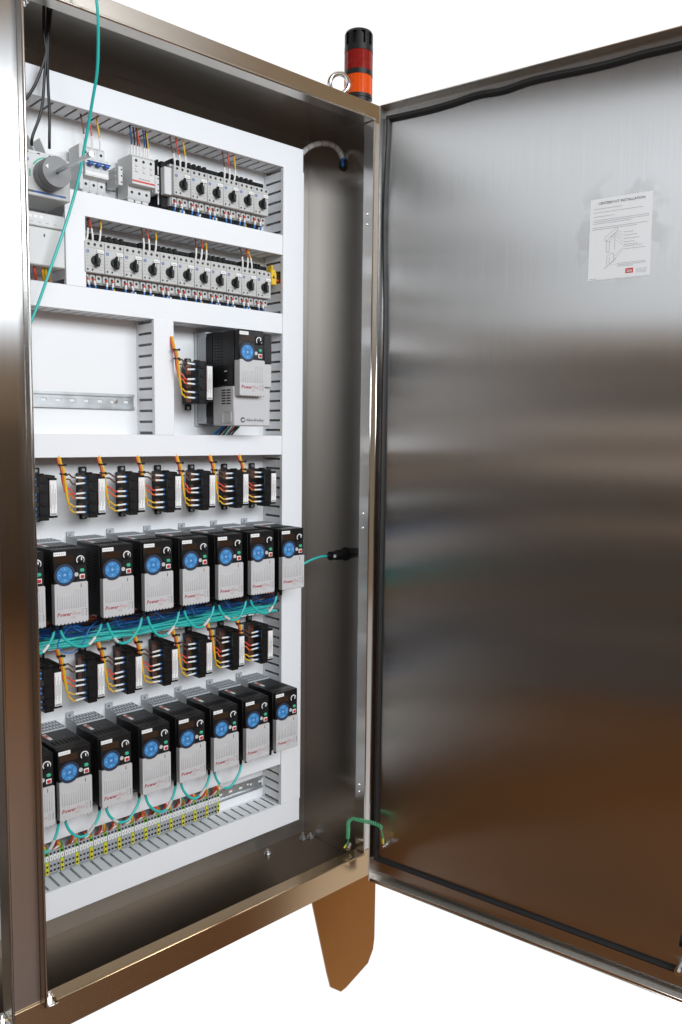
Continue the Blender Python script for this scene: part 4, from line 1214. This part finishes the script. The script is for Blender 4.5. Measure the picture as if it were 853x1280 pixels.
b = MB(); b.tube([hp[0], A0+Vector((-.004, -.002, .016)), A0+Vector((-.014, .002, .002))], .0016, 6, 0); b.tube([hp[-1], C0+Vector((.001, .002, .030)), C0+Vector((.002, .001, .014))], .0016, 6, 0); b.tube([C0+Vector((.001, .001, .022)), C0+Vector((.002, .001, .008))], .0026, 8, 1, smooth=False); b.tube([A0+Vector((-.010, 0, .008)), A0+Vector((-.015, .002, .000))], .0024, 8, 1, smooth=False)
P_('tail', b, ['w_green', 'gy_yellow'], t)
b = MB(); b.ring(C0-DN*.010, DN, .0062, .0036, .0018, 14); b.ring(A0+Vector((-.004, -.003, -.002)), (-.75, -.5, .05), .0062, .0036, .0018, 14); P_('ring_terminal', b, 'zinc', t)

# ------------------------------------------------------------------ stack light and lifting eye on the roof
t = thing('stack_light', 'red and orange stack light with black sounder on the cabinet roof', 'signal lamp', (1.532, 1.592, ZT+.0005))
b = MB(); b.cyl((0, 0, 0), (0, 0, 1), .034, .030, 32); b.ring((0, 0, .026), (0, 0, 1), .0362, .030, .008, 32); P_('base', b, 'black', t)
b = MB(); b.cyl((0, 0, .0342), (0, 0, 1), .0352, .046, 32)
for k in range(24):
    a = 2*math.pi*k/24; b.cbox(.0352*math.cos(a)-.0006, .0352*math.cos(a)+.0006, .0352*math.sin(a)-.0006, .0352*math.sin(a)+.0006, .036, .079, .0002)
P_('orange_lens', b, 'lens_orange', t)
b = MB(); b.ring((0, 0, .0804), (0, 0, 1), .0364, .02, .012, 32); P_('joint_ring', b, 'black', t)
b = MB(); b.cyl((0, 0, .0926), (0, 0, 1), .0352, .046, 32)
for k in range(24):
    a = 2*math.pi*k/24; b.cbox(.0352*math.cos(a)-.0006, .0352*math.cos(a)+.0006, .0352*math.sin(a)-.0006, .0352*math.sin(a)+.0006, .094, .137, .0002)
P_('red_lens', b, 'lens_red', t)
b = MB(); b.ring((0, 0, .1388), (0, 0, 1), .0364, .02, .014, 32); b.cyl((0, 0, .1528), (0, 0, 1), .0290, .034, 32)
for k in range(10):
    a = 2*math.pi*(k+.3)/10
    b.ring((0, 0, .1528), (0, 0, 1), .0362, .0285, .030, 4, a-.17, a+.17, 0, ref=(1, 0, 0))
b.cyl((0, 0, .1828), (0, 0, 1), .0362, .006, 32, r2=.0335); b.cyl((0, 0, .1888), (0, 0, 1), .0335, .003, 32, r2=.028)
P_('sounder', b, 'black', t)
t = thing('lifting_eye', 'shiny steel lifting eye bolt on the roof left of the stack light', 'eye bolt', (PX(424, 97, 1.585).x, 1.585, ZT+.0005))
b = MB(); b.cyl((0, 0, 0), (0, 0, 1), .019, .008, 24, r2=.016); b.cyl((0, 0, .008), (0, 0, 1), .010, .014, 16); P_('shank', b, 'bright_steel', t)
b = MB(); e = Vector((.73, -.683, 0))
ringp = [Vector((0, 0, .044))+e*(.0235*math.cos(2*math.pi*i/28))+Vector((0, 0, .0245*math.sin(2*math.pi*i/28))) for i in range(29)]
b.tube(ringp, .0062, 10, smooth=False, cap=False); P_('ring', b, 'bright_steel', t)

# ------------------------------------------------------------------ instruction sheet taped to the door
sh = thing('instruction_sheet', 'white printed instruction sheet with a red block taped to the open door', 'paper', DO)
sh.rotation_euler = door.rotation_euler
sx0, sx1, sz0, sz1 = .530, .660, 1.841, 2.010
# viewed from the inner side, local x increases to the right
b = MB(); dbox(b, sx0, sx1, .0004, .0008, sz0, sz1); P_('sheet', b, 'paper', sh)
def line(b, x0, z0, x1, z1, w=.0004, m=0):
    d = Vector((x1-x0, 0, z1-z0)); n_ = Vector((-d.z, 0, d.x)).normalized()*w
    y = dy(.0010); A = Vector((sx0+x0, y, sz0+z0)); B = Vector((sx0+x1, y, sz0+z1))
    b.add([A-n_, B-n_, B+n_, A+n_], [(0, 1, 2, 3)], m)
r = random.Random(5)
b = MB()
def para(b, x0, x1, z, h=.0005):
    x = x0
    while x < x1:
        w = r.uniform(.0015, .0055); line(b, x, z, min(x+w, x1), z, h); x += w+.0009
for z, e in ((.1480, .068), (.1405, .110), (.1320, .052), (.1245, .124), (.1210, .124), (.1175, .088), (.1090, .122), (.1055, .100)): para(b, .008 if z > .112 else .006, e, z)
for i, z in enumerate((.0935, .0870, .0800, .0735, .0680, .0645, .0590)): para(b, .074, (.094, .100, .106, .096, .104, .112, .118)[i], z)
for z, e in ((.0305, .120), (.0275, .122), (.0245, .095)): para(b, .062, e, z)
for z in (.0155, .0130, .0105, .0085): para(b, .102, .124, z, .0003)
para(b, .003, .020, .0025)
P_('small_print', b, 'ink', sh)
b = MB()
DG = [(.034, .087, .060, .106), (.060, .106, .061, .099), (.061, .099, .037, .079), (.034, .087, .034, .081), (.034, .081, .037, .079), (.037, .079, .044, .077), (.044, .077, .044, .055), (.038, .080, .038, .056), (.055, .094, .055, .060), (.044, .077, .054, .089), (.044, .086, .056, .095), (.038, .056, .044, .055), (.040, .048, .052, .054), (.052, .054, .054, .052), (.054, .052, .054, .036), (.040, .048, .040, .030), (.045, .046, .045, .030), (.054, .036, .045, .030), (.034, .022, .060, .042), (.038, .024, .044, .030), (.054, .038, .058, .040)]
for q in DG: line(b, *q, .00035)
for z, zz in ((.098, .0935), (.095, .087), (.092, .080), (.088, .0735), (.080, .068), (.046, .062), (.040, .059)): line(b, .056, z, .073, zz, .0002)
line(b, .046, .028, .061, .030, .0002)
P_('diagram', b, 'ink', sh)
b = MB(); dbox(b, .530+.080, .530+.096, .0008, .0011, sz0+.0085, sz0+.0185); lg = P_('red_block', b, 'red', sh)
b = MB(); line(b, .083, .0150, .087, .0150, .0006); line(b, .0828, .0118, .094, .0122, .0010); line(b, .088, .0146, .0945, .0146, .0004)
for i in range(len(b.v)): b.v[i] = (b.v[i][0], dy(.0014), b.v[i][2])
P_('red_block_print', b, 'label_white', lg)
me = text_mesh('CENTERPOST INSTALLATION', .0074, 'ink_dark', 0, .00006, 'CENTER')
if ysgn > 0: me.transform(Matrix.Rotation(math.pi, 4, 'Z'))
o = part('lettering', me, sh, (sx0+.066, dy(.0012), sz1-.0125))

# tiny repeated details that cannot be picked apart one by one
for o in bpy.data.objects:
    if o.parent and o.name.split('.')[0] in ('clamp_hole', 'side_vent', 'top_vent', 'screw_holes', 'terminal_screw', 'port_marks', 'indicator', 'slot', 'clip', 'small_print', 'diagram', 'terminal', 'terminal_tab', 'clamp_screw', 'sticker', 'red_block_print', 'tail', 'ring_terminal', 'inner_wires'):
        o['kind'] = 'stuff'
